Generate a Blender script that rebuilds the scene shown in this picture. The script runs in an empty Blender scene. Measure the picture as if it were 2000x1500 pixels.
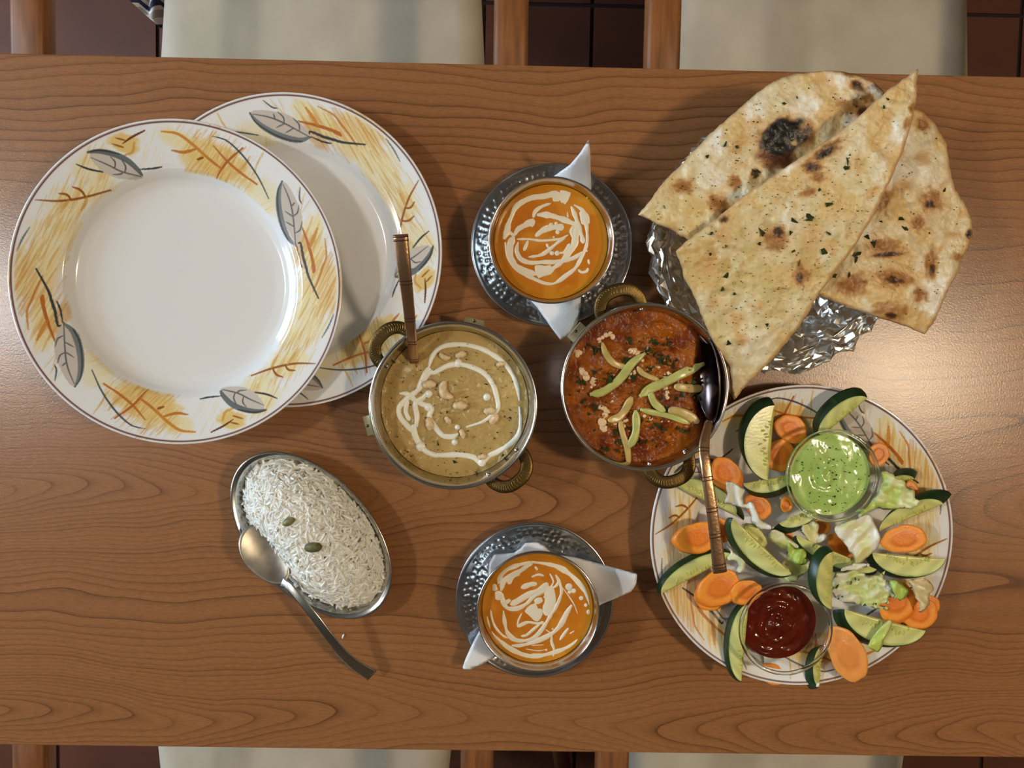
import bpy, math, random
import numpy as np
from mathutils import Vector, Matrix
from mathutils.geometry import delaunay_2d_cdt

# ------------------------------------------------------------------ camera
TZ = 0.75                      # table top height
FPX = 1444.0                   # focal length in pixels of the 2000x1500 frame
CAMH = 0.65                    # camera above the table top
_xt = np.array([121900., -2241., -1444.]); _xt /= np.linalg.norm(_xt)
_dn = np.array([-15.7, 76., -1444.]); _dn /= np.linalg.norm(_dn)
_zt = -_dn; _xt = _xt - _zt * (_xt @ _zt); _xt /= np.linalg.norm(_xt)
_yt = np.cross(_zt, _xt)
MC = np.stack([_xt, _yt, _zt], axis=1)      # world -> camera
MW = MC.T
CAM = np.array([0., 0., TZ + CAMH])
scene = bpy.context.scene
COL = scene.collection
cam_d = bpy.data.cameras.new('camera'); cam = bpy.data.objects.new('camera', cam_d); COL.objects.link(cam)
cam_d.sensor_fit = 'HORIZONTAL'; cam_d.sensor_width = 36.0; cam_d.lens = 36.0 * FPX / 2000.0
cam_d.clip_start = 0.01
_m = Matrix([list(r) for r in MW]).to_4x4(); _m.translation = Vector(CAM); cam.matrix_world = _m
scene.camera = cam

def P(px, py, h=0.0):
    """photo pixel + height above the table -> world point(s)"""
    px = np.asarray(px, float); py = np.asarray(py, float); h = np.asarray(h, float)
    d = np.stack(np.broadcast_arrays((px - 1000) / FPX, (750 - py) / FPX, -np.ones_like(px)), -1) @ MC
    s = (TZ + h - CAM[2]) / d[..., 2]
    return np.stack([CAM[0] + d[..., 0] * s, CAM[1] + d[..., 1] * s, np.broadcast_to(TZ + h, s.shape)], -1)

# ------------------------------------------------------------------ world, lights, exposure
scene.view_settings.view_transform = 'Standard'
scene.view_settings.look = 'None'
scene.view_settings.gamma = 1.0
scene.view_settings.use_curve_mapping = False
scene.view_settings.exposure = 0.0
scene.cycles.transparent_max_bounces = 32
w = bpy.data.worlds.new('world'); scene.world = w; w.use_nodes = True
w.node_tree.nodes['Background'].inputs[0].default_value = (0.9, 0.95, 1.0, 1)
w.node_tree.nodes['Background'].inputs[1].default_value = 0.2
LAMP_Z = TZ + 1.72
LAMPS = [(-1.66, 0.10, 172.0, (0.98, 0.98, 0.98), 'left'), (1.27, -0.07, 205.0, (1.0, 0.81, 0.57), 'right')]   # x, y, radiance, colour
WINDOW_L = 15.0
ROOM = (-2.7, 2.7, -2.4, 2.4, 2.6)

# ------------------------------------------------------------------ helpers
rng = np.random.default_rng(7)
random.seed(5)
WL = {}

def lin(c):
    c = np.asarray(c, float)
    if c.max() > 1.001: c = c / 255.0
    return np.where(c <= 0.04045, c / 12.92, ((c + 0.055) / 1.055) ** 2.4)

def _hash(ix, iy, seed):
    n = (ix.astype(np.int64) * 374761393 + iy.astype(np.int64) * 668265263 + seed * 974711) & 0x7fffffff
    n = ((n ^ (n >> 13)) * 1274126177) & 0x7fffffff
    return ((n ^ (n >> 16)) & 0xffff) / 65535.0

def vnoise(x, y, seed=0):
    x = np.asarray(x, float); y = np.asarray(y, float)
    x0 = np.floor(x); y0 = np.floor(y); fx = x - x0; fy = y - y0
    fx = fx * fx * (3 - 2 * fx); fy = fy * fy * (3 - 2 * fy)
    a = _hash(x0, y0, seed); b = _hash(x0 + 1, y0, seed); c = _hash(x0, y0 + 1, seed); d = _hash(x0 + 1, y0 + 1, seed)
    return (a * (1 - fx) + b * fx) * (1 - fy) + (c * (1 - fx) + d * fx) * fy

def fbm(x, y, seed=0, oct=4, gain=0.5):
    s = 0; a = 1; t = 0
    for i in range(oct):
        s = s + a * vnoise(np.asarray(x) * 2 ** i, np.asarray(y) * 2 ** i, seed + i * 17); t += a; a *= gain
    return s / t

def sstep(a, b, x):
    t = np.clip((x - a) / (b - a), 0, 1); return t * t * (3 - 2 * t)

def catmull(pts, n=8, closed=False):
    p = np.asarray(pts, float)
    if len(p) < 3 and not closed:
        t = np.linspace(0, 1, n * max(1, len(p) - 1) + 1)[:, None]; return p[0] * (1 - t) + p[-1] * t
    if closed: q = np.vstack([p[-1], p, p[0], p[1]])
    else: q = np.vstack([2 * p[0] - p[1], p, 2 * p[-1] - p[-2]])
    out = []
    m = len(q) - 3
    for i in range(m):
        t = np.linspace(0, 1, n, endpoint=False)[:, None]
        a, b, c, d = q[i], q[i + 1], q[i + 2], q[i + 3]
        out.append(0.5 * ((2 * b) + (-a + c) * t + (2 * a - 5 * b + 4 * c - d) * t ** 2 + (-a + 3 * b - 3 * c + d) * t ** 3))
    out = np.vstack(out)
    return out if closed else np.vstack([out, p[-1]])

def crop(ox, oy, k):
    return lambda pts: [(ox + a[0] / k, oy + a[1] / k) for a in pts]

class Canvas:
    """a small raster painted with strokes and blobs, sampled into vertex colours"""
    def __init__(s, x0, y0, x1, y1, ppu, col):
        s.x0, s.y0, s.k = x0, y0, ppu
        s.W = int((x1 - x0) * ppu) + 1; s.H = int((y1 - y0) * ppu) + 1
        s.a = np.empty((s.H, s.W, 3)); s.a[:] = np.asarray(col, float)
    def grid(s):
        X, Y = np.meshgrid(np.arange(s.W) / s.k + s.x0, np.arange(s.H) / s.k + s.y0); return X, Y
    def _box(s, x0, y0, x1, y1):
        i0 = max(0, int((x0 - s.x0) * s.k)); i1 = min(s.W, int((x1 - s.x0) * s.k) + 2)
        j0 = max(0, int((y0 - s.y0) * s.k)); j1 = min(s.H, int((y1 - s.y0) * s.k) + 2)
        if i1 <= i0 or j1 <= j0: return None
        X, Y = np.meshgrid(np.arange(i0, i1) / s.k + s.x0, np.arange(j0, j1) / s.k + s.y0)
        return (slice(j0, j1), slice(i0, i1)), X, Y
    def _mix(s, sl, a, col):
        s.a[sl] = s.a[sl] * (1 - a[..., None]) + np.asarray(col, float) * a[..., None]
    def stroke(s, pts, w, col, alpha=1.0, taper=0.4, soft=0.8, n=5):
        p = catmull(pts, n); L = len(p)
        t = np.linspace(0, 1, L); ww = w * 0.5 * (1 - taper * np.abs(2 * t - 1) ** 2)
        b = s._box(p[:, 0].min() - w, p[:, 1].min() - w, p[:, 0].max() + w, p[:, 1].max() + w)
        if b is None: return
        sl, X, Y = b; best = np.full(X.shape, -1e9)
        for i in range(L - 1):
            ax, ay = p[i]; dx, dy = p[i + 1] - p[i]; q = dx * dx + dy * dy + 1e-12
            u = np.clip(((X - ax) * dx + (Y - ay) * dy) / q, 0, 1)
            d = np.hypot(X - ax - u * dx, Y - ay - u * dy)
            best = np.maximum(best, ww[i] - d)
        sw = soft / s.k
        s._mix(sl, np.clip(best / sw + 0.5, 0, 1) * alpha, col)
    def blob(s, cx, cy, rx, ry, col, alpha=1.0, ang=0.0, soft=0.5, nz=0.35, seed=0, nscale=2.0):
        R = max(rx, ry) * 1.6
        b = s._box(cx - R, cy - R, cx + R, cy + R)
        if b is None: return
        sl, X, Y = b; c, q = math.cos(ang), math.sin(ang)
        u = ((X - cx) * c + (Y - cy) * q) / rx; v = (-(X - cx) * q + (Y - cy) * c) / ry
        r = np.hypot(u, v) + nz * 2 * (fbm(u * nscale + 31.3 * seed, v * nscale + seed * 7.7, seed, 3) - 0.5)
        s._mix(sl, sstep(1 + soft * 0.5, 1 - soft, r) * alpha, col)
    def poly(s, pts, col, alpha=1.0):
        p = np.asarray(pts, float)
        b = s._box(p[:, 0].min(), p[:, 1].min(), p[:, 0].max(), p[:, 1].max())
        if b is None: return
        sl, X, Y = b; s._mix(sl, inside(p, X, Y) * float(alpha), col)
    def hatch(s, cx, cy, lx, ly, ang, n, cols, seed, w=4.0, alpha=0.5):
        r = random.Random(seed); c, q = math.cos(ang), math.sin(ang)
        for i in range(n):
            u = r.uniform(-1, 1); v = r.uniform(-0.5, 0.5) * ly * (1 - 0.5 * u * u); l = lx * r.uniform(0.25, 0.6)
            x, y = cx + u * 0 + c * (r.uniform(-.45, .45) * lx) - q * v, cy + q * (r.uniform(-.45, .45) * lx) + c * v
            bnd = r.uniform(-0.06, 0.06)
            s.stroke([(x - c * l / 2, y - q * l / 2), (x + bnd * l * q, y - bnd * l * c), (x + c * l / 2, y + q * l / 2)],
                     w * r.uniform(0.3, 1.3), r.choice(cols), alpha * r.uniform(0.4, 1), 0.7, 1.5, 3)
    def sample(s, x, y):
        u = np.clip((np.asarray(x) - s.x0) * s.k, 0, s.W - 1.001); v = np.clip((np.asarray(y) - s.y0) * s.k, 0, s.H - 1.001)
        i = u.astype(int); j = v.astype(int); fu = (u - i)[..., None]; fv = (v - j)[..., None]
        a = s.a
        return (a[j, i] * (1 - fu) + a[j, i + 1] * fu) * (1 - fv) + (a[j + 1, i] * (1 - fu) + a[j + 1, i + 1] * fu) * fv

def inside(p, X, Y):
    r = np.zeros(X.shape, bool); n = len(p); j = n - 1
    for i in range(n):
        xi, yi = p[i]; xj, yj = p[j]
        if yi != yj:
            r ^= ((yi > Y) != (yj > Y)) & (X < (xj - xi) * (Y - yi) / (yj - yi) + xi)
        j = i
    return r

# --- materials
def new_mat(name):
    m = bpy.data.materials.new(name); m.use_nodes = True
    return m, m.node_tree, m.node_tree.nodes['Principled BSDF']

def setin(b, **k):
    names = {'rough': 'Roughness', 'metal': 'Metallic', 'spec': 'Specular IOR Level', 'coat': 'Coat Weight', 'coatr': 'Coat Roughness',
             'sss': 'Subsurface Weight', 'ior': 'IOR', 'trans': 'Transmission Weight', 'sheen': 'Sheen Weight'}
    for a, v in k.items(): b.inputs[names[a]].default_value = v

def add_bump(nt, b, scale, strength, dist=0.001, detail=3, kind='noise', stretch=(1, 1, 1)):
    tc = nt.nodes.new('ShaderNodeTexCoord'); mp = nt.nodes.new('ShaderNodeMapping'); mp.inputs['Scale'].default_value = stretch
    nt.links.new(tc.outputs['Object'], mp.inputs[0])
    t = nt.nodes.new('ShaderNodeTexNoise' if kind == 'noise' else 'ShaderNodeTexVoronoi')
    t.inputs['Scale'].default_value = scale
    if kind == 'noise': t.inputs['Detail'].default_value = detail
    nt.links.new(mp.outputs[0], t.inputs['Vector'])
    bp = nt.nodes.new('ShaderNodeBump'); bp.inputs['Strength'].default_value = strength; bp.inputs['Distance'].default_value = dist
    nt.links.new(t.outputs[0], bp.inputs['Height']); nt.links.new(bp.outputs[0], b.inputs['Normal'])
    return bp

def mat(name, rgb, bump=None, vary=None, **k):
    """rgb in sRGB 0-255; vary = (scale, amount, stretch) multiplies colour with noise"""
    m, nt, b = new_mat(name); c = lin(rgb)
    b.inputs['Base Color'].default_value = (*c, 1); setin(b, **k)
    if vary:
        tc = nt.nodes.new('ShaderNodeTexCoord'); mp = nt.nodes.new('ShaderNodeMapping'); mp.inputs['Scale'].default_value = vary[2]
        nz = nt.nodes.new('ShaderNodeTexNoise'); nz.inputs['Scale'].default_value = vary[0]; nz.inputs['Detail'].default_value = 4
        rp = nt.nodes.new('ShaderNodeValToRGB')
        a = vary[1]
        rp.color_ramp.elements[0].position = 0.3; rp.color_ramp.elements[1].position = 0.7
        rp.color_ramp.elements[0].color = (*np.clip(c * (1 - a), 0, 1), 1); rp.color_ramp.elements[1].color = (*np.clip(c * (1 + a), 0, 1), 1)
        nt.links.new(tc.outputs['Object'], mp.inputs[0]); nt.links.new(mp.outputs[0], nz.inputs['Vector'])
        nt.links.new(nz.outputs[0], rp.inputs[0]); nt.links.new(rp.outputs[0], b.inputs['Base Color'])
    if bump: add_bump(nt, b, *bump)
    return m

def vmat(name, bump=None, **k):
    m, nt, b = new_mat(name); setin(b, **k)
    a = nt.nodes.new('ShaderNodeVertexColor'); a.layer_name = 'Col'
    nt.links.new(a.outputs[0], b.inputs['Base Color'])
    if bump: add_bump(nt, b, *bump)
    return m

# --- objects
def set_props(o, label=None, cat=None, group=None, kind=None):
    if label: o['label'] = label
    if cat: o['category'] = cat
    if group: o['group'] = group
    if kind: o['kind'] = kind
    return o

def empty(name, loc, label, cat, group=None, kind=None, rot=None):
    o = bpy.data.objects.new(name, None); COL.objects.link(o); o.location = Vector([float(v) for v in loc]); o.empty_display_size = 0.02
    if rot: o.rotation_euler = rot
    WL[o.name] = np.array([float(v) for v in loc]); return set_props(o, label, cat, group, kind)

def mesh_data(name, V, F, m, smooth=True, col=None):
    V = np.asarray(V, float); me = bpy.data.meshes.new(name)
    if isinstance(F, np.ndarray):
        k = F.shape[1]; me.vertices.add(len(V)); me.vertices.foreach_set('co', V.ravel())
        me.loops.add(F.size); me.loops.foreach_set('vertex_index', F.ravel().astype(np.int32))
        me.polygons.add(len(F)); me.polygons.foreach_set('loop_start', np.arange(0, F.size, k, dtype=np.int32))
        me.update(calc_edges=True); me.validate()
    else:
        me.from_pydata([tuple(v) for v in V], [], [tuple(int(i) for i in f) for f in F]); me.update()
    if col is not None:
        ca = me.color_attributes.new('Col', 'FLOAT_COLOR', 'POINT'); c = np.ones((len(V), 4)); c[:, :3] = lin(col) if np.max(col) > 1.001 else col
        ca.data.foreach_set('color', c.ravel())
    if smooth: me.polygons.foreach_set('use_smooth', np.ones(len(me.polygons), bool))
    if m: me.materials.append(m)
    return me

def mk(name, V, F, m, parent=None, smooth=True, col=None, local=False, label=None, cat=None, group=None, kind=None):
    V = np.asarray(V, float).copy()
    if parent is None and not local:
        loc = np.array([(V[:, 0].min() + V[:, 0].max()) / 2, (V[:, 1].min() + V[:, 1].max()) / 2, V[:, 2].min()]); V -= loc
    elif parent is not None and not local:
        V -= WL[parent.name]
    me = mesh_data(name, V, F, m, smooth, col)
    o = bpy.data.objects.new(name, me); COL.objects.link(o)
    if parent is None and not local: o.location = Vector(loc)
    if parent is not None: o.parent = parent; WL[o.name] = WL.get(parent.name, np.zeros(3))
    else: WL[o.name] = loc if not local else np.zeros(3)
    return set_props(o, label, cat, group, kind)

def bevel(o, wdt, seg=2):
    md = o.modifiers.new('bevel', 'BEVEL'); md.width = wdt; md.segments = seg; md.limit_method = 'ANGLE'; return o

# --- shapes (arrays)
def join(parts):
    Vs = []; Fs = []; n = 0; Cs = []
    for p in parts:
        Vs.append(np.asarray(p[0], float)); Fs += [[i + n for i in f] for f in (p[1].tolist() if isinstance(p[1], np.ndarray) else p[1])]
        if len(p) > 2: Cs.append(p[2])
        n += len(p[0])
    return (np.vstack(Vs), Fs, np.vstack(Cs)) if Cs else (np.vstack(Vs), Fs)

def box(x0, x1, y0, y1, z0, z1):
    V = [(x, y, z) for z in (z0, z1) for y in (y0, y1) for x in (x0, x1)]
    return np.array(V, float), [[0, 2, 3, 1], [4, 5, 7, 6], [0, 1, 5, 4], [2, 6, 7, 3], [0, 4, 6, 2], [1, 3, 7, 5]]

def gridfaces(nr, nc, closed=True):
    """rows x cols, columns wrap when closed; returns quads array"""
    i = np.arange(nr - 1)[:, None]; j = np.arange(nc if closed else nc - 1)[None, :]; j2 = (j + 1) % nc
    return np.stack([i * nc + j + 0 * i, i * nc + j2 + 0 * i, (i + 1) * nc + j2, (i + 1) * nc + j], -1).reshape(-1, 4)

def lathe(prof, n=96, sx=1.0, sy=1.0):
    """profile [(r,z)] from axis/top outwards; counter-clockwise seen from above gives outward up normals"""
    p = np.asarray(prof, float); t = np.arange(n) * 2 * math.pi / n
    V = np.stack([p[:, 0:1] * np.cos(t) * sx, p[:, 0:1] * np.sin(t) * sy, p[:, 1:2] + 0 * t], -1).reshape(-1, 3)
    return V, gridfaces(len(p), n)[:, ::-1].copy()

def frame_path(path, up=(0, 0, 1)):
    p = np.asarray(path, float); T = np.gradient(p, axis=0); T /= np.linalg.norm(T, axis=1)[:, None] + 1e-12
    S = np.cross(T, np.asarray(up, float)); S /= np.linalg.norm(S, axis=1)[:, None] + 1e-12
    return p, T, S, np.cross(S, T)

def sweep(path, wid, thk, n=12, up=(0, 0, 1), power=2.0, caps=True):
    """superellipse section swept along a path: width across, thickness along the local up"""
    p, T, S, U = frame_path(path, up); m = len(p)
    wid = np.broadcast_to(np.asarray(wid, float), (m,)); thk = np.broadcast_to(np.asarray(thk, float), (m,))
    a = np.arange(n) * 2 * math.pi / n; c = np.cos(a); s = np.sin(a)
    cu = np.sign(c) * np.abs(c) ** (2 / power); su = np.sign(s) * np.abs(s) ** (2 / power)
    V = (p[:, None] + S[:, None] * (wid[:, None] * 0.5 * cu)[..., None] + U[:, None] * (thk[:, None] * 0.5 * su)[..., None]).reshape(-1, 3)
    F = gridfaces(m, n)[:, ::-1].tolist()
    if caps: F += [list(range(n)), [(m - 1) * n + i for i in range(n)][::-1]]
    return V, F

def ellipsoid(c, r, n=10, m=7, R=None):
    t = np.arange(n) * 2 * math.pi / n; ph = np.linspace(0, math.pi, m)
    V = np.stack([np.sin(ph)[:, None] * np.cos(t), np.sin(ph)[:, None] * np.sin(t), np.cos(ph)[:, None] + 0 * t], -1).reshape(-1, 3) * np.asarray(r)
    if R is not None: V = V @ np.asarray(R).T
    return V + np.asarray(c), gridfaces(m, n)[:, ::-1].tolist()

def rotz(a): c, s = math.cos(a), math.sin(a); return np.array([[c, -s, 0], [s, c, 0], [0, 0, 1]])

def seg_dist(p, X, Y, chunk=4000):
    q = np.roll(p, -1, 0); d = q - p; L = (d ** 2).sum(1) + 1e-12; out = np.empty(len(X))
    for i in range(0, len(X), chunk):
        x = X[i:i + chunk, None]; y = Y[i:i + chunk, None]
        u = np.clip(((x - p[:, 0]) * d[:, 0] + (y - p[:, 1]) * d[:, 1]) / L, 0, 1)
        out[i:i + chunk] = np.hypot(x - p[:, 0] - u * d[:, 0], y - p[:, 1] - u * d[:, 1]).min(1)
    return out

def resample(p, s):
    q = np.vstack([p, p[:1]]); L = np.r_[0, np.cumsum(np.hypot(*np.diff(q, axis=0).T))]; n = max(8, int(L[-1] / s))
    t = np.linspace(0, L[-1], n, endpoint=False)
    return np.stack([np.interp(t, L, q[:, 0]), np.interp(t, L, q[:, 1])], 1)

def sheet(outline, hfun, thick, res, edge=8.0, smooth_n=0, rough_edge=0.0, seed=0):
    """closed puffy sheet whose outline is given in photo pixels, laid at height hfun(px,py)"""
    p = np.asarray(outline, float)
    if smooth_n: p = catmull(p, smooth_n, True)
    p = resample(p, res)
    if rough_edge:
        c = p.mean(0); nrm = np.stack([np.roll(p, -1, 0)[:, 1] - np.roll(p, 1, 0)[:, 1], -(np.roll(p, -1, 0)[:, 0] - np.roll(p, 1, 0)[:, 0])], 1)
        nrm /= np.linalg.norm(nrm, axis=1)[:, None] + 1e-9
        p = p + nrm * (rough_edge * 2 * (fbm(p[:, 0] * 0.08, p[:, 1] * 0.08, seed + 5, 3) - 0.5))[:, None]
    x0, y0 = p.min(0); x1, y1 = p.max(0)
    gx, gy = np.meshgrid(np.arange(x0, x1, res), np.arange(y0, y1, res)); gx = gx + (np.arange(gx.shape[0])[:, None] % 2) * res * 0.5
    gx = gx.ravel(); gy = gy.ravel(); gx = gx + rng.uniform(-.15, .15, len(gx)) * res; gy = gy + rng.uniform(-.15, .15, len(gy)) * res
    k = inside(p, gx, gy); gx, gy = gx[k], gy[k]; dd = seg_dist(p, gx, gy); k = dd > res * 0.6; gx, gy, dd = gx[k], gy[k], dd[k]
    nb = len(p); pts = [Vector((float(a), float(b))) for a, b in np.vstack([p, np.stack([gx, gy], 1)])]
    vs, _, fs, ov, _, _ = delaunay_2d_cdt(pts, [(i, (i + 1) % nb) for i in range(nb)], [], 1, 1e-5)
    Q = np.array([(v.x, v.y) for v in vs]); d = seg_dist(p, Q[:, 0], Q[:, 1]); d[d < res * 0.05] = 0
    T = np.array([list(f) for f in fs if len(f) == 3]); h = hfun(Q[:, 0], Q[:, 1])
    pr = np.sqrt(np.clip(1 - (1 - np.clip(d / edge, 0, 1)) ** 2, 0, 1)) * thick * 0.5
    top = P(Q[:, 0], Q[:, 1], h + pr); bot = P(Q[:, 0], Q[:, 1], h - pr)
    A = top[T[:, 0]]; nz = np.cross(top[T[:, 1]] - A, top[T[:, 2]] - A)[:, 2]; T[nz < 0] = T[nz < 0][:, ::-1]
    n = len(Q); b = d == 0; idx = np.arange(n) + n; idx[b] = np.arange(n)[b]
    V = np.vstack([top, bot]); F = np.vstack([T, idx[T][:, ::-1]])
    used = np.unique(F); rm = np.full(2 * n, -1); rm[used] = np.arange(len(used))
    return V[used], rm[F], np.vstack([Q, Q])[used], np.r_[d, d][used]

def ribbons(lines, hfun, raise_=0.0007, seed=0, vary=0.25):
    """poured lines: list of (pixel points, width px); domed ribbons on a surface at height hfun"""
    out = []
    for li, (pts, wd) in enumerate(lines):
        if len(pts) == 1:
            x, y = pts[0]; c = P(x, y, hfun(x, y)); r = wd * 0.5 * 0.00042
            V, F = ellipsoid(c, (r, r, raise_ * 1.6), 12, 6); out.append((V, F)); continue
        p = catmull(pts, 6); t = np.linspace(0, 1, len(p)); d = np.gradient(p, axis=0); d /= np.linalg.norm(d, axis=1)[:, None] + 1e-9
        nrm = np.stack([-d[:, 1], d[:, 0]], 1)
        ww = wd * 0.5 * np.clip(np.minimum(t, 1 - t) * 7 + 0.35, 0, 1) * (1 + vary * 2 * (fbm(p[:, 0] * 0.06, p[:, 1] * 0.06 + li * 9.1, seed + li, 2) - 0.5))
        u = np.array([-1, -.7, 0, .7, 1]); hh = np.array([-0.6, 0.55, 1, 0.55, -0.6]) * raise_
        q = p[:, None] + nrm[:, None] * (ww[:, None] * u)[..., None]
        V = P(q[..., 0], q[..., 1], hfun(q[..., 0], q[..., 1]) + hh); m = len(p)
        F = gridfaces(m, 5, False); a = V.reshape(-1, 3); f0 = F[0]
        if np.cross(a[f0[1]] - a[f0[0]], a[f0[2]] - a[f0[0]])[2] < 0: F = F[:, ::-1]
        out.append((a, F))
    return join(out)

# ------------------------------------------------------------------ materials
STEEL = mat('brushed_steel', (196, 194, 188), metal=1.0, rough=0.2, bump=(220, 0.05, 0.0004, 2))
STEEL_DARK = mat('spoon_steel', (186, 182, 174), metal=1.0, rough=0.27)
STEEL_HAM = mat('hammered_steel', (186, 188, 190), metal=1.0, rough=0.24)
BRASS = mat('aged_brass', (104, 84, 48), metal=1.0, rough=0.42, bump=(900, 0.25, 0.0005, 2))
BRASS_LIGHT = mat('pale_brass', (206, 190, 142), metal=0.8, rough=0.38)
COPPER = mat('hammered_copper', (212, 170, 130), metal=1.0, rough=0.3, bump=(420, 0.25, 0.0008, 2))
COPPER_DARK = mat('groove_dark', (70, 34, 18), metal=0.4, rough=0.5)
FOIL = mat('foil', (246, 244, 238), metal=1.0, rough=0.26)
PAPER = mat('napkin_paper', (238, 238, 238), rough=0.9, bump=(1300, 0.5, 0.0006, 1))
PORCELAIN = vmat('glazed_porcelain', rough=0.12, coat=0.4, coatr=0.05)
CREAM = mat('cream', (240, 226, 198), rough=0.3, sss=0.05)
CREAM_W = mat('cream_pale', (247, 243, 222), rough=0.3)
SEAT = mat('beige_upholstery', (188, 178, 158), rough=0.75, vary=(14, 0.12, (1, 1, 1)), bump=(900, 0.2, 0.0006, 2))
CHAIR_WOOD = mat('chair_wood', (132, 80, 34), rough=0.5, vary=(30, 0.35, (6, 0.5, 6)))
HERB = mat('dried_herb', (54, 60, 28), rough=0.85, spec=0.1, vary=(300, 0.5, (1, 1, 1)))
PEPPER = mat('green_pepper', (190, 186, 104), rough=0.25, sss=0.1, vary=(90, 0.18, (1, 1, 1)), bump=(500, 0.2, 0.0006, 2))
PEPPER_PALE = mat('pepper_inside', (204, 172, 102), rough=0.28, sss=0.1, vary=(90, 0.2, (1, 1, 1)), bump=(500, 0.2, 0.0006, 2))
CASHEW = mat('cashew', (226, 198, 150), rough=0.4, vary=(220, 0.22, (1, 1, 1)), bump=(700, 0.35, 0.001, 3))
CUKE_SKIN = mat('cucumber_skin', (26, 52, 24), rough=0.35, vary=(120, 0.45, (1, 1, 1)))
CUKE_FLESH = vmat('cucumber_flesh', rough=0.25, bump=(500, 0.15, 0.0006, 3), sss=0.05)
CUKE_SEED = mat('cucumber_seed', (196, 196, 104), rough=0.22)
CARROT = vmat('carrot', rough=0.42, bump=(420, 0.3, 0.0008, 3))
LETTUCE = vmat('lettuce', rough=0.33, bump=(300, 0.4, 0.001, 4))
NAAN = vmat('naan', rough=0.36, bump=(380, 0.6, 0.0013, 5), spec=0.5)

class NB:
    """tiny node builder"""
    def __init__(s, nt): s.nt = nt
    def m(s, op, a, b=None, c=None):
        n = s.nt.nodes.new('ShaderNodeMath'); n.operation = op
        for i, v in enumerate((a, b, c)):
            if v is None: continue
            if isinstance(v, (int, float)): n.inputs[i].default_value = v
            else: s.nt.links.new(v, n.inputs[i])
        return n.outputs[0]
    def noise(s, vec, scale, detail=3, rough=0.5):
        n = s.nt.nodes.new('ShaderNodeTexNoise'); n.inputs['Scale'].default_value = scale; n.inputs['Detail'].default_value = detail
        n.inputs['Roughness'].default_value = rough; s.nt.links.new(vec, n.inputs['Vector']); return n.outputs[0]
    def vec(s, x, y, z=0.0):
        n = s.nt.nodes.new('ShaderNodeCombineXYZ')
        for i, v in enumerate((x, y, z)):
            if isinstance(v, (int, float)): n.inputs[i].default_value = v
            else: s.nt.links.new(v, n.inputs[i])
        return n.outputs[0]
    def ramp(s, f, stops):
        n = s.nt.nodes.new('ShaderNodeValToRGB'); e = n.color_ramp.elements
        while len(e) < len(stops): e.new(0.5)
        for k, (p, c) in zip(e, stops): k.position = p; k.color = (*c, 1) if len(c) == 3 else c
        s.nt.links.new(f, n.inputs[0]); return n.outputs[0]
    def mixc(s, f, a, b, mode='MIX'):
        n = s.nt.nodes.new('ShaderNodeMix'); n.data_type = 'RGBA'; n.blend_type = mode
        for i, v in ((0, f), (6, a), (7, b)):
            if isinstance(v, (int, float)): n.inputs[i].default_value = v
            elif isinstance(v, (tuple, list)): n.inputs[i].default_value = (*v, 1)
            else: s.nt.links.new(v, n.inputs[i])
        return n.outputs[2]

def thin_glass(name):
    m, nt, b = new_mat(name); nt.nodes.remove(b)
    tr = nt.nodes.new('ShaderNodeBsdfTransparent'); tr.inputs[0].default_value = (0.97, 0.98, 0.97, 1)
    gl = nt.nodes.new('ShaderNodeBsdfGlossy'); gl.inputs['Roughness'].default_value = 0.03
    fr = nt.nodes.new('ShaderNodeLayerWeight'); fr.inputs[0].default_value = 0.5; N = NB(nt)
    fac = N.m('ADD', N.m('MULTIPLY', N.m('POWER', fr.outputs['Facing'], 4.0), 0.5), 0.03)
    mx = nt.nodes.new('ShaderNodeMixShader'); nt.links.new(fac, mx.inputs[0])
    nt.links.new(tr.outputs[0], mx.inputs[1]); nt.links.new(gl.outputs[0], mx.inputs[2])
    nt.links.new(mx.outputs[0], nt.nodes['Material Output'].inputs[0]); return m
GLASS = thin_glass('clear_glass')

def emitter(name, rgb, strength):
    m, nt, b = new_mat(name); b.inputs['Base Color'].default_value = (0, 0, 0, 1)
    b.inputs['Emission Color'].default_value = (*rgb, 1); b.inputs['Emission Strength'].default_value = strength; return m

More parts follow.
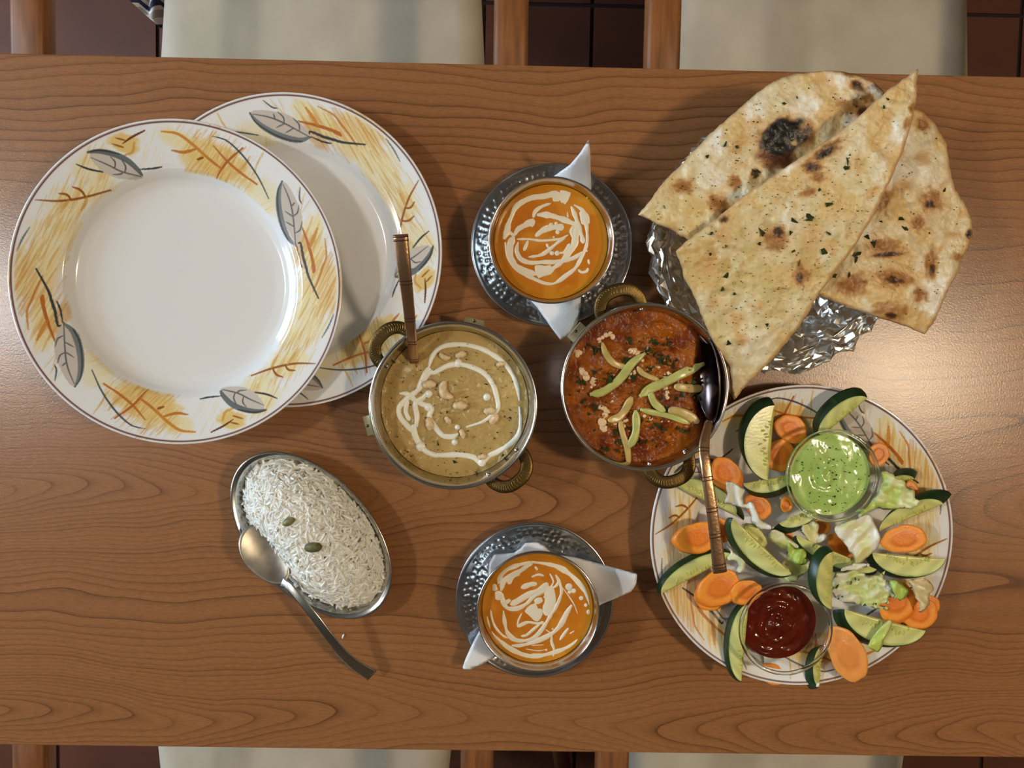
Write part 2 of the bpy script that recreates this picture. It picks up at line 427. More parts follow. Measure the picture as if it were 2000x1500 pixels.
def table_wood():
    m, nt, b = new_mat('cherry_laminate'); N = NB(nt)
    tc = nt.nodes.new('ShaderNodeTexCoord'); sp = nt.nodes.new('ShaderNodeSeparateXYZ'); nt.links.new(tc.outputs['Object'], sp.inputs[0])
    x, y = sp.outputs[0], sp.outputs[1]
    # slow waviness of the growth rings along the board
    wv = N.m('MULTIPLY', N.m('SUBTRACT', N.noise(N.vec(N.m('MULTIPLY', x, 4.2), N.m('MULTIPLY', y, 7.0)), 1.0, 2.0), 0.5), 0.060)
    wv2 = N.m('MULTIPLY', N.m('SUBTRACT', N.noise(N.vec(N.m('MULTIPLY', x, 22.0), N.m('MULTIPLY', y, 60.0), 3.0), 1.0, 2.0), 0.5), 0.0035)
    yy = N.m('ADD', N.m('ADD', y, wv), wv2)
    def dist(y0, e): d = N.m('SUBTRACT', yy, y0); return N.m('SQRT', N.m('ADD', N.m('MULTIPLY', d, d), e * e))
    d1 = dist(WOOD_Y1, 0.010); d2 = dist(WOOD_Y2, 0.013)
    base = N.m('SMOOTH_MIN', d1, d2, 0.04)
    g1 = N.m('EXPONENT', N.m('MULTIPLY', N.m('MULTIPLY', d1, d1), -1 / 0.045 ** 2))
    g2 = N.m('EXPONENT', N.m('MULTIPLY', N.m('MULTIPLY', d2, d2), -1 / 0.050 ** 2))
    ax = N.m('SQRT', N.m('ADD', N.m('MULTIPLY', x, x), 0.0009))
    a1 = N.m('MULTIPLY', N.m('MULTIPLY', ax, -0.26), g1)
    a2 = N.m('MULTIPLY', N.m('MULTIPLY', x, 0.30), g2)
    f = N.m('MULTIPLY', N.m('ADD', base, N.m('ADD', a1, a2)), 112.0)
    f = N.m('ADD', f, 40.0)
    fr = N.m('FRACT', f); ring = N.m('FLOOR', f)
    wn = nt.nodes.new('ShaderNodeTexWhiteNoise'); wn.noise_dimensions = '1D'; nt.links.new(ring, wn.inputs['W'])
    rv = wn.outputs[0]
    line = N.ramp(fr, [(0.0, (0.8,) * 3), (0.04, (1,) * 3), (0.12, (0.5,) * 3), (0.3, (0.26,) * 3), (0.7, (0.08,) * 3), (0.96, (0.2,) * 3)])
    amt = N.m('MULTIPLY', line, N.m('ADD', N.m('MULTIPLY', rv, 0.65), 0.3))
    fib = N.noise(N.vec(N.m('MULTIPLY', x, 130.0), N.m('MULTIPLY', y, 1300.0)), 1.0, 3.0, 0.65)
    fib2 = N.noise(N.vec(N.m('MULTIPLY', x, 9.0), N.m('MULTIPLY', y, 240.0), 7.0), 1.0, 3.0, 0.6)
    big = N.noise(N.vec(N.m('MULTIPLY', x, 2.2), N.m('MULTIPLY', y, 5.0), 11.0), 1.0, 2.0)
    c0 = N.ramp(fib, [(0.3, tuple(lin((130, 84, 47)))), (0.7, tuple(lin((170, 117, 73))))])
    c1 = N.mixc(N.m('MULTIPLY', fib2, 0.55), c0, tuple(lin((124, 79, 42))))
    c2 = N.mixc(N.m('MULTIPLY', big, 0.35), c1, tuple(lin((174, 122, 75))))
    c3 = N.mixc(N.m('MULTIPLY', amt, 0.9), c2, tuple(lin((80, 44, 20))))
    pore = N.noise(N.vec(N.m('MULTIPLY', x, 30.0), N.m('MULTIPLY', y, 160.0), 21.0), 1.0, 1.0)
    pm = N.ramp(pore, [(0.80, (0, 0, 0)), (0.84, (1, 1, 1))])
    c4 = N.mixc(N.m('MULTIPLY', pm, 0.6), c3, tuple(lin((80, 44, 24))))
    nt.links.new(c4, b.inputs['Base Color']); setin(b, rough=0.27, spec=0.5)
    gr = N.noise(tc.outputs['Object'], 620.0, 3.0)
    bp = nt.nodes.new('ShaderNodeBump'); bp.inputs['Strength'].default_value = 0.2; bp.inputs['Distance'].default_value = 0.0005
    nt.links.new(gr, bp.inputs['Height']); nt.links.new(bp.outputs[0], b.inputs['Normal'])
    return m

# ------------------------------------------------------------------ room
x0, x1, y0, y1, zc = ROOM
PLASTER = mat('wall_plaster', (104, 88, 70), rough=0.9, vary=(3, 0.08, (1, 1, 1)))
CEIL = mat('ceiling_paint', (140, 134, 124), rough=0.9, vary=(3, 0.05, (1, 1, 1)))
GROUT = mat('floor_grout', (42, 32, 30), rough=0.95, vary=(60, 0.2, (1, 1, 1)))
TILE = mat('terracotta_tile', (96, 52, 34), rough=0.55, vary=(9, 0.16, (1, 1, 1)), bump=(60, 0.1, 0.001, 3))
FRAME_W = mat('window_frame_white', (226, 226, 222), rough=0.5, vary=(8, 0.03, (1, 1, 1)))
V, F = box(x0, x1, y0, y1, -0.08, -0.004)
nt = GROUT.node_tree; bs = nt.nodes['Principled BSDF']; tc = nt.nodes.new('ShaderNodeTexCoord'); mp = nt.nodes.new('ShaderNodeMapping')
mp.inputs['Location'].default_value = (-0.152 + (x0 + x1) / 2, -0.03 + (y0 + y1) / 2, 0)
bk = nt.nodes.new('ShaderNodeTexBrick'); bk.offset = 0.0; bk.inputs['Scale'].default_value = 1.0; bk.inputs['Brick Width'].default_value = 0.2; bk.inputs['Row Height'].default_value = 0.2; bk.inputs['Mortar Size'].default_value = 0.0035
for q_, c_ in (('Color1', (96, 52, 34)), ('Color2', (92, 49, 32)), ('Mortar', (42, 32, 30))): bk.inputs[q_].default_value = (*lin(c_), 1)
nt.links.new(tc.outputs['Object'], mp.inputs[0]); nt.links.new(mp.outputs[0], bk.inputs['Vector']); nt.links.new(bk.outputs[0], bs.inputs['Base Color'])
floor = mk('floor', V, F, GROUT, smooth=False, label='dark terracotta tiled floor under the table', kind='structure')
tile_me = None; TP = 0.2; j0x, j0y = 0.152, 0.03
tv, tf = box(-0.0965, 0.0965, -0.0965, 0.0965, -0.008, 0.0)
for i in range(-9, 8):
    for j in range(-8, 8):
        if tile_me is None: tile_me = mesh_data('tile', tv, tf, TILE, False)
        o = bpy.data.objects.new('tile', tile_me); COL.objects.link(o); o.parent = floor
        wx, wy = j0x + (i + 0.5) * TP, j0y + (j + 0.5) * TP
        o.location = (wx - floor.location.x, wy - floor.location.y, 0.0 - floor.location.z)
V, F = box(x0, x1, y0, y1, zc, zc + 0.08)
mk('ceiling', V, F, CEIL, smooth=False, kind='structure', label='cream painted ceiling above the table')
V, F = box(x1, x1 + 0.1, y0, y1, 0, zc); mk('wall_right', V, F, PLASTER, smooth=False, kind='structure', label='warm plaster wall on the right')
V, F = box(x0, x1, y1, y1 + 0.1, 0, zc); mk('wall_back', V, F, PLASTER, smooth=False, kind='structure', label='warm plaster wall behind the far chairs')
V, F = box(x0, x1, y0 - 0.1, y0, 0, zc); mk('wall_front', V, F, PLASTER, smooth=False, kind='structure', label='warm plaster wall behind the near chairs')
wy0, wy1, wz0, wz1 = -0.45, 1.15, 0.95, 2.15
V, F = join([box(x0 - 0.1, x0, y0, wy0, 0, zc), box(x0 - 0.1, x0, wy1, y1, 0, zc), box(x0 - 0.1, x0, wy0, wy1, 0, wz0), box(x0 - 0.1, x0, wy0, wy1, wz1, zc)])
mk('wall_left', V, F, PLASTER, smooth=False, kind='structure', label='warm plaster wall with a daylight window')
V, F = join([box(x0 - 0.08, x0 + 0.01, wy0, wy1, wz0, wz0 + 0.05), box(x0 - 0.08, x0 + 0.01, wy0, wy1, wz1 - 0.05, wz1),
             box(x0 - 0.08, x0 + 0.01, wy0, wy0 + 0.05, wz0 + 0.05, wz1 - 0.05), box(x0 - 0.08, x0 + 0.01, wy1 - 0.05, wy1, wz0 + 0.05, wz1 - 0.05),
             box(x0 - 0.07, x0, (wy0 + wy1) / 2 - 0.03, (wy0 + wy1) / 2 + 0.03, wz0 + 0.05, wz1 - 0.05)])
win = mk('window_1', V, F, FRAME_W, smooth=False, kind='structure', label='white framed daylight window')
DAY = emitter('daylight_pane', (0.62, 0.8, 1.0), WINDOW_L)
for a, c in ((wy0 + 0.05, (wy0 + wy1) / 2 - 0.03), ((wy0 + wy1) / 2 + 0.03, wy1 - 0.05)):
    V, F = box(x0 - 0.055, x0 - 0.05, a, c, wz0 + 0.05, wz1 - 0.05)
    mk('pane', V, F, DAY, win, smooth=False)

LAMP_BODY = mat('lamp_white', (220, 216, 208), rough=0.5, vary=(9, 0.03, (1, 1, 1)))
for lx, ly, en, colr, side in LAMPS:
    root = empty('ceiling_lamp', (lx, ly, LAMP_Z), 'glowing white globe lamp hanging to the %s of the table' % side, 'lamp')
    V, F = lathe([(0.0005, 0.105), (0.03, 0.105), (0.034, 0.08), (0.03, 0.078), (0.0005, 0.078)], 32)
    mk('lamp_cap', V + np.array([lx, ly, LAMP_Z]), F, LAMP_BODY, root)
    V, F = sweep([(lx, ly, LAMP_Z + 0.1), (lx, ly, zc)], 0.014, 0.014, 10, up=(1, 0, 0)); mk('stem', V, F, LAMP_BODY, root)
    V, F = ellipsoid((lx, ly, LAMP_Z), (0.085, 0.085, 0.085), 24, 13); mk('glowing_globe', V, F, emitter('lamp_globe', colr, en), root)

# ------------------------------------------------------------------ table
ty1 = float(P(1000, 126.5, 0)[1]); ty0 = float(P(1000, 1467.5, 0)[1])
WOOD_Y1 = float(P(1000, 1412, 0)[1]); WOOD_Y2 = float(P(1000, 972, 0)[1])
WOOD = table_wood()
EDGE = mat('table_edge_band', (120, 74, 44), rough=0.45, vary=(30, 0.15, (1, 8, 1)))
tbl = empty('dining_table', (0, (ty0 + ty1) / 2, 0), 'wooden restaurant table with cherry grain laminate top holding the dishes', 'table')
V, F = box(-0.8, 0.8, ty0, ty1, -0.028, 0.0)
top = mk('tabletop', V, F, WOOD, tbl, smooth=False, local=True); top.location = (0, -(ty0 + ty1) / 2, TZ)
V, F = box(-0.8, 0.8, ty0, ty1, -0.028, 0.0)
bevel(top, 0.0012, 2)
for lx in (-0.68, 0.68):
    for ly in (ty0 + 0.1, ty1 - 0.1):
        V, F = box(lx - 0.028, lx + 0.028, ly - 0.028, ly + 0.028, 0.0, TZ - 0.0282)
        bevel(mk('leg', V, F, CHAIR_WOOD, tbl, smooth=False), 0.004)
V, F = join([box(-0.652, 0.652, ty0 + 0.09, ty0 + 0.112, TZ - 0.1, TZ - 0.0282), box(-0.652, 0.652, ty1 - 0.112, ty1 - 0.09, TZ - 0.1, TZ - 0.0282)])
mk('apron', V, F, CHAIR_WOOD, tbl, smooth=False)

# ------------------------------------------------------------------ chairs
def chair(arm_l, arm_r, ay, seat_l, seat_r, sy, far, round_r, label):
    """far=+1: beyond the table, back towards +y; arms and seat edges given in pixels"""
    HA, HS = -0.085, -0.30
    al = P(arm_l, ay, HA)[0]; ar = P(arm_r, ay, HA)[0]; sl = P(seat_l, sy, HS)[0]; sr = P(seat_r, sy, HS)[0]
    edge = ty1 if far > 0 else ty0
    yf = edge - far * 0.07; yb = edge + far * (0.40 if far > 0 else 0.36)
    cx = (al + ar) / 2
    root = empty('armchair', (cx, (yf + yb) / 2, 0), label, 'chair', 'beige armchairs around the table')
    # seat cushion: rounded outline, slightly tapering to the back
    cs = (sl + sr) / 2; hw = (sr - sl) / 2
    ysd = P(1000, sy, HS)[1]
    def outline(inset):
        o = []
        for sx, syy in ((-1, 0), (1, 0), (1, 1), (-1, 1)):
            pass
        r = round_r; yb2 = yb - far * 0.02
        w_f = hw + 0.006; w_b = hw - 0.018
        pts = []
        for (cxp, cyp, a0) in ((w_b - r, yb2 - far * r, 0), (-(w_b - r), yb2 - far * r, 1), (-(w_f - 0.04), yf + far * 0.04, 2), (w_f - 0.04, yf + far * 0.04, 3)):
            rr = (r if a0 < 2 else 0.04) - inset
            for k in range(7):
                a = (a0 + k / 6.0) * math.pi / 2
                pts.append((cs + cxp + rr * math.cos(a), cyp + far * rr * math.sin(a)))
        return np.array(pts)
    rows = []
    for inset, z in ((0.035, TZ + HS + 0.003), (0.02, TZ + HS + 0.002), (0.006, TZ + HS - 0.006), (0.0, TZ + HS - 0.018), (0.0, TZ + HS - 0.045), (0.006, TZ + HS - 0.05)):
        o = outline(inset); rows.append(np.c_[o, np.full(len(o), z)])
    V = np.vstack(rows); n = len(rows[0]); F = gridfaces(len(rows), n)[:, ::-1 if far > 0 else 1].tolist() if far > 0 else gridfaces(len(rows), n).tolist()
    F += [list(range(n)) if far > 0 else list(range(n))[::-1], [(len(rows) - 1) * n + i for i in range(n)]]
    mk('seat', V, F, SEAT, root)
    V, F = join([box(sl + 0.03, sr - 0.03, min(yf, yb) + 0.03, max(yf, yb) - 0.05, TZ + HS - 0.10, TZ + HS - 0.051), box(al, ar, min(yf, yf + far * .03), max(yf, yf + far * .03), TZ + HS - 0.11, TZ + HS - 0.051), box(al, ar, min(yb, yb - far * .02), max(yb, yb - far * .02), TZ + HS - 0.11, TZ + HS - 0.051)]); mk('seat_frame', V, F, CHAIR_WOOD, root, smooth=False)
    for ax in (al, ar):
        V, F = sweep([(ax, yf + far * 0.0, TZ + HA - 0.012), (ax, yf + far * 0.15, TZ + HA - 0.012), (ax, yb - far * 0.1, TZ + HA - 0.013), (ax, yb + far * 0.03, TZ + HA - 0.016)], 0.034, 0.026, 16, power=5)
        mk('armrest', V, F, CHAIR_WOOD, root)
        V, F = box(ax - 0.014, ax + 0.014, yf + far * 0.03 - 0.016, yf + far * 0.03 + 0.016, 0, TZ + HA - 0.02); bevel(mk('leg', V, F, CHAIR_WOOD, root, smooth=False), 0.004)
        V, F = sweep([(ax, yb + far * 0.04, 0), (ax, yb, TZ + HS - 0.02), (ax, yb + far * 0.02, TZ - 0.02), (ax, yb + far * 0.06, TZ + 0.13)], 0.028, 0.032, 12, up=(0, 1, 0), power=5)
        mk('leg', V, F, CHAIR_WOOD, root)
    V, F = sweep([(al + 0.01, yb + far * 0.035, TZ - 0.02), (cx, yb + far * 0.055, TZ - 0.02), (ar - 0.01, yb + far * 0.035, TZ - 0.02)], 0.035, 0.26, 16, power=6); mk('backrest', V, F, SEAT, root)
    return root
chair(50, 998, 60, 296, 952, 60, 1, 0.04, 'beige upholstered wooden armchair at the far side, beside the dinner plates')
chair(1298, 2260, 60, 1296, 1914, 60, 1, 0.04, 'beige upholstered wooden armchair at the far side, behind the flatbread basket')
chair(52, 931, 1482, 276, 900, 1468, -1, 0.12, 'beige upholstered wooden armchair at the near side, left below the rice dish')
chair(1198, 2090, 1482, 1212, 1798, 1478, -1, 0.12, 'beige upholstered wooden armchair at the near side, below the salad plate')

# patterned cloth hanging beside the far left chair
def cloth():
    u, v = np.meshgrid(np.linspace(0, 1, 30), np.linspace(0, 1, 40))
    a = P(236, -14, -0.385); b_ = P(302, 44, -0.385); back = np.array([0.02, 0.11, -0.02])
    p = a + (b_ - a) * u[..., None] + back * v[..., None]
    p[..., 2] += 0.012 * np.sin(u * 9 + v * 4) - 0.02 * u
    V = p.reshape(-1, 3); F = gridfaces(40, 30, False)
    V2 = V - np.array([0, 0, 0.004]); n = len(V)
    rim = list(range(30)) + [r * 30 + 29 for r in range(1, 40)] + [39 * 30 + c for c in range(28, -1, -1)] + [r * 30 for r in range(38, 0, -1)]
    Fs = F.tolist() + (F[:, ::-1] + n).tolist() + [[rim[i], rim[(i + 1) % len(rim)], rim[(i + 1) % len(rim)] + n, rim[i] + n][::-1] for i in range(len(rim))]
    m, nt, b = new_mat('zigzag_fabric'); N = NB(nt); setin(b, rough=0.85)
    tc = nt.nodes.new('ShaderNodeTexCoord'); sp = nt.nodes.new('ShaderNodeSeparateXYZ'); nt.links.new(tc.outputs['Object'], sp.inputs[0])
    z = N.m('PINGPONG', N.m('ADD', sp.outputs[0], N.m('MULTIPLY', sp.outputs[1], 0.3)), 0.014)
    f = N.m('FRACT', N.m('MULTIPLY', N.m('ADD', sp.outputs[1], N.m('MULTIPLY', z, 0.9)), 36.0))
    c = N.ramp(f, [(0.0, tuple(lin((176, 168, 160)))), (0.3, tuple(lin((236, 230, 226)))), (0.45, tuple(lin((50, 54, 84)))), (0.75, tuple(lin((236, 230, 226))))])
    c.node.color_ramp.interpolation = 'CONSTANT'; nt.links.new(c, b.inputs['Base Color'])
    bpy_o = mk('patterned_cloth', np.vstack([V, V2]), Fs, m, label='grey white and navy zigzag patterned cloth beside the far left seat', cat='cloth')
cloth()

# ------------------------------------------------------------------ patterned plates
PR = 0.131
def plate_canvas():
    C = Canvas(-1.02, -1.02, 1.02, 1.02, 760, (238, 238, 236))
    cx, cy, rx, ry = 347.0, 554.0, 318.0, 312.0
    Y1, Y2, Y3 = (238, 224, 172), (230, 198, 120), (208, 154, 74)
    BR, GR, BG = (150, 82, 22), (62, 68, 70), (206, 196, 184)
    k1 = crop(0, 150, 4.0533); k2 = crop(400, 150, 4.0); k4 = crop(350, 500, 3.636)
    for s in (1, -1):
        def N(pts): return [((a - cx) / rx * s, (b - cy) / ry * s) for a, b in pts]
        q = 1 / 315.0
        def ht(x, y, lx, ly, ang, n, cols, seed, w=6, al=0.44):
            w *= .62; n = int(n * 1.15); lx *= 1.25
            x, y = N([(x, y)])[0]; C.hatch(x, y, lx * q, ly * q, ang + (math.pi if s < 0 else 0), n, cols, seed, w * q, al)
        def bl(x, y, a, b, col, al, ang=0, seed=1):
            x, y = N([(x, y)])[0]; C.blob(x, y, a * q * 1.15, b * q * 1.15, col, min(.95, al * 1.2), ang, 0.35, 0.45, seed)
        def st(k, pts, wd, col, al=0.95, taper=0.5): C.stroke(N(k(pts)), wd * q, col, al, taper, 1.0)
        up = -1.15
        # washed yellow areas
        bl(190, 345, 34, 42, Y1, 0.55, 0.3, 2); bl(142, 402, 40, 22, Y1, 0.7, -0.3, 3); bl(245, 290, 24, 18, Y2, 0.8, 0, 4)
        bl(345, 280, 30, 17, Y1, 0.7, 0.5, 5); bl(420, 318, 62, 32, Y2, 0.75, 0.5, 6); bl(380, 320, 30, 22, Y2, 0.6, 0.3, 16); bl(505, 390, 30, 46, Y1, 0.45, 0.5, 7)
        bl(605, 470, 22, 58, Y1, 0.75, 0.1, 8); bl(625, 555, 40, 46, Y2, 0.5, -0.3, 9); bl(600, 600, 26, 40, Y1, 0.6, -0.3, 10); bl(580, 480, 16, 34, Y3, 0.45, 0.5, 12)
        bl(110, 470, 40, 34, Y1, 0.4, 0.3, 11); bl(560, 655, 30, 40, Y1, 0.35, -0.4, 13)
        ht(195, 350, 80, 70, up, 46, (Y2, Y3, Y1), 11); ht(140, 430, 90, 60, up, 40, (Y1, Y2, Y3), 12); ht(290, 300, 60, 70, up, 18, (Y1, Y1, Y2), 13, 4)
        ht(415, 318, 95, 110, -0.85, 90, (Y3, Y2, Y3, (196, 128, 52)), 14, 5); ht(380, 290, 60, 70, -0.9, 30, (Y1, Y2), 15, 5)
        ht(500, 385, 60, 110, -0.4, 44, (Y1, Y2, Y1), 16, 6); ht(605, 480, 80, 60, up, 30, (Y2, Y3), 17, 6)
        ht(625, 560, 110, 75, -1.1, 80, (Y3, Y2, (196, 126, 48)), 18, 5); ht(580, 640, 90, 60, -1.1, 42, (Y1, Y2, Y3), 19, 5)
        ht(110, 480, 80, 60, -1.1, 28, (Y1, Y2, Y3), 20, 5)
        rs = random.Random(77)
        for _ in range(120):
            a_ = math.radians(rs.choice((rs.uniform(-25, 45), rs.uniform(55, 88), rs.uniform(120, 158)))); r0 = rs.uniform(.76, .93); l_ = rs.uniform(.03, .085); d_ = -1.15 + rs.gauss(0, .08)
            x_, y_ = r0 * math.cos(a_) * s, -r0 * math.sin(a_) * s
            C.stroke([(x_ - l_ * math.cos(d_), y_ - l_ * math.sin(d_)), (x_, y_), (x_ + l_ * math.cos(d_), y_ + l_ * math.sin(d_))], rs.uniform(.004, .012), rs.choice((Y1, Y2, Y2, Y3)), rs.uniform(.25, .6), .8, 1.5, 3)
        # brown sprigs
        st(k1, [(325, 1028), (500, 1025), (680, 985), (860, 920)], 4.5, BR); st(k1, [(595, 915), (650, 935), (682, 985)], 4.5, BR); st(k1, [(495, 970), (550, 975), (575, 1005)], 4.5, BR)
        st(k1, [(640, 1090), (670, 1040), (690, 990)], 6, Y3, .7); st(k1, [(500, 1110), (530, 1060), (560, 1020)], 6, Y3, .7)
        st(k1, [(985, 572), (1060, 520), (1155, 470)], 4, (104, 48, 16)); st(k1, [(935, 535), (1000, 548)], 3.5, BR); st(k1, [(905, 580), (985, 600)], 3.5, BR); st(k1, [(985, 660), (1050, 630), (1070, 560)], 5, Y3, .8)
        st(k1, [(1280, 470), (1400, 482), (1500, 545), (1600, 630), (1715, 720)], 6, (206, 134, 48)); st(k1, [(1350, 605), (1440, 615), (1530, 590)], 6, (196, 122, 40)); st(k1, [(1540, 665), (1585, 650)], 5, BR)
        st(k2, [(55, 555), (150, 660), (260, 750), (380, 830)], 5, (190, 110, 40)); st(k2, [(55, 790), (150, 670), (280, 565)], 5, (180, 100, 36)); st(k2, [(-20, 630), (100, 715)], 5, (196, 120, 44))
        st(k2, [(735, 1150), (790, 1300), (830, 1460), (828, 1500)], 6, (184, 100, 30)); st(k2, [(860, 1160), (800, 1300)], 8, (206, 130, 46), .8); st(k2, [(920, 1240), (930, 1380), (890, 1480)], 4, (206, 140, 60))
        st(k4, [(925, 0), (932, 90)], 6, (190, 110, 40)); st(k4, [(1020, 0), (975, 130), (930, 230)], 3.5, (196, 120, 48))
        # grey strokes
        st(k2, [(50, 485), (150, 510), (240, 580), (320, 670), (400, 790), (470, 935)], 3.6, GR); st(k2, [(725, 850), (718, 930), (732, 970)], 3, GR)
        st(k1, [(280, 1235), (225, 1330), (185, 1425)], 3.4, (110, 122, 120))
        st(k1, [(635, 745), (720, 775), (820, 790)], 4, (40, 40, 40)); st(k1, [(1090, 755), (1180, 745), (1260, 730)], 3.4, (50, 54, 58)); st(k1, [(960, 785), (1100, 815), (1195, 818)], 3, GR)
        st(k2, [(690, 1300), (705, 1390), (730, 1460)], 3.6, (44, 48, 50)); st(k2, [(700, 1275), (722, 1278), (742, 1380), (765, 1460), (790, 1543), (867, 1702)], 5.5, (52, 58, 58))
        # leaves
        lf1 = [(735, 675), (800, 640), (900, 650), (1000, 700), (1075, 760), (1105, 810), (1010, 832), (900, 825), (800, 770)]
        C.poly(catmull(N(k1(lf1)), 6, True), BG, 0.95)
        st(k1, [(725, 652), (800, 640), (900, 652), (1000, 690), (1070, 750), (1100, 790)], 11, (84, 92, 94), .85, 0.6); st(k1, [(725, 650), (820, 630), (950, 650)], 4, (54, 58, 58), .9)
        st(k1, [(745, 690), (860, 735), (960, 780), (1090, 805)], 3, (92, 94, 92)); st(k1, [(885, 675), (915, 710), (910, 755)], 3, (92, 94, 92)); st(k1, [(965, 690), (990, 740), (980, 785)], 3, (92, 94, 92)); st(k1, [(890, 805), (940, 800), (970, 785)], 3, (100, 100, 98))
        lf2 = [(583, 805), (640, 850), (690, 940), (730, 1040), (740, 1130), (720, 1230), (680, 1290), (620, 1260), (570, 1170), (540, 1060), (535, 950), (550, 870)]
        C.poly(catmull(N(k2(lf2)), 6, True), BG, 0.97)
        st(k2, [(583, 805), (556, 880), (548, 960), (558, 1060), (585, 1160), (625, 1240), (680, 1290)], 12, (104, 114, 118), .8, 0.7); st(k2, [(580, 806), (548, 870), (540, 960), (548, 1060), (575, 1165), (620, 1250)], 4, (70, 78, 80), .9)
        st(k2, [(590, 830), (640, 950), (665, 1080), (682, 1300)], 3, (92, 92, 94)); st(k2, [(680, 965), (655, 990)], 3, (100, 100, 100)); st(k2, [(712, 985), (700, 1040), (668, 1068)], 3, (92, 92, 94)); st(k2, [(735, 1110), (720, 1170), (685, 1195)], 3, (92, 92, 94)); st(k2, [(600, 1030), (660, 1070)], 3, (110, 110, 110)); st(k2, [(605, 1110), (665, 1145)], 3, (110, 110, 110))
    X, Y = C.grid(); r = np.hypot(X, Y)
    a = (np.exp(-((r - 0.981) / 0.0058) ** 2))[..., None]; C.a = C.a * (1 - a) + np.array([74, 24, 16]) * a
    a = sstep(0.955, 0.975, r)[..., None] * sstep(0.982, 0.972, r)[..., None]; C.a = C.a * (1 - a) + np.array([238, 236, 232]) * a
    return C

def plate_z(rn):      # top surface height (m) over normalised radius
    return np.interp(rn, [0, .56, .62, .66, .69, .715, .745, .85, 1.0], [.0045, .0048, .0056, .008, .012, .0148, .0162, .0192, .0232])

def plate_mesh():
    C = plate_canvas(); n = 1400
    rr = np.r_[np.linspace(0.02, 0.54, 8), np.linspace(0.56, 0.70, 14), np.linspace(0.705, 0.995, 72)]
    zz = plate_z(rr)
    under = [(1.0, .0228), (1.0, .0218), (.985, .0205), (.85, .0160), (.745, .0128), (.70, .0095), (.66, .005), (.63, .0022), (.61, .0), (.58, .0), (.57, .0015), (.02, .0018)]
    pr = np.vstack([np.c_[rr, zz], under]); pr[:, 0] *= PR
    V, F = lathe(pr, n)
    c = C.sample(V[:, 0] / PR, -V[:, 1] / PR)           # canvas y runs down like the photo
    r = np.hypot(V[:, 0], V[:, 1]) / PR
    low = (np.arange(len(V)) // n) >= len(rr); c[low] = (238, 237, 233)
    c[r < 0.69] = (238, 238, 236)
    # close the centre holes
    F = F.tolist(); F += [list(range(n)), [(len(pr) - 1) * n + i for i in range(n)][::-1]]
    return mesh_data('plate', V, F, PORCELAIN, True, c)
PLATE = plate_mesh()

def plate(loc, ang, tilt, label, name='dinner_plate'):
    o = bpy.data.objects.new(name, PLATE); COL.objects.link(o); o.location = Vector(loc)
    o.rotation_euler = (0, 0, 0); o.matrix_world = Matrix.Translation(Vector(loc)) @ Matrix.Rotation(tilt, 4, 'Y') @ Matrix.Rotation(ang, 4, 'Z')
    return set_props(o, label, 'plate', 'leaf patterned plates')
c2 = P(558, 491, 0.023); plate((c2[0], c2[1], TZ + 0.0003), math.radians(59), 0, 'empty leaf-patterned plate lying underneath the other empty plate')
c1 = P(347, 554, 0.042); plate((c1[0], c1[1], TZ + 0.0225), 0.0, math.radians(4.0), 'empty leaf-patterned plate on top, leaning over the plate below')
cs_ = P(1566, 1048, 0.023); plate((cs_[0], cs_[1], TZ + 0.0003), math.radians(30), 0, 'leaf-patterned plate covered with salad and two sauce cups')

# ------------------------------------------------------------------ hammered saucers, napkins, soup bowls
def saucer_mesh():
    R = 0.0695; n = 360
    rr = np.r_[np.linspace(0.002, 0.028, 6), np.linspace(0.029, 0.0655, 62)]
    z = np.interp(rr, [0, .040, .052, .060, .0665], [.0016, .0020, .0036, .0062, .0092])
    t = np.arange(n) * 2 * math.pi / n; RR, TT = np.meshgrid(rr, t, indexing='ij'); Z = np.repeat(z[:, None], n, 1)
    r_ = random.Random(4)
    for ring in range(8):
        rad = 0.0315 + ring * 0.0044; cnt = int(2 * math.pi * rad / 0.0052)
        for k in range(cnt):
            if r_.random() < 0.12: continue
            a = (k + r_.uniform(-.25, .25) + 0.5 * (ring % 2)) * 2 * math.pi / cnt; q = rad + r_.uniform(-.0008, .0008); sz = r_.uniform(.0013, .002)
            d2 = (RR * np.cos(TT) - q * math.cos(a)) ** 2 + (RR * np.sin(TT) - q * math.sin(a)) ** 2
            Z -= 0.0006 * np.exp(-d2 / sz ** 2)
    V = np.stack([RR * np.cos(TT), RR * np.sin(TT), Z], -1).reshape(-1, 3)
    rim = np.array([(0.0668, .0096), (.0680, .0106), (.0690, .0108), (R, .0102), (.0688, .0093), (.066, .0076), (.052, .0018), (.040, 0.0), (.002, 0.0)])
    V2, _ = lathe(rim, n); V = np.vstack([V, V2]); F = gridfaces(len(rr) + len(rim), n)[:, ::-1].tolist(); m = len(rr) + len(rim)
    F += [list(range(n)), [(m - 1) * n + i for i in range(n)][::-1]]
    return mesh_data('saucer', V, F, STEEL_HAM)
SAUCER = saucer_mesh()
def saucer(px, py, ang, label):
    c = P(px, py, 0.010); o = bpy.data.objects.new('hammered_saucer', SAUCER); COL.objects.link(o); o.location = (c[0], c[1], TZ + 0.0003); o.rotation_euler = (0, 0, ang)
    return set_props(o, label, 'saucer', 'hammered steel saucers')
saucer(1077.5, 479, 0.3, 'hammered steel saucer under the far soup bowl')
saucer(1044, 1172, 1.7, 'hammered steel saucer under the near soup bowl')

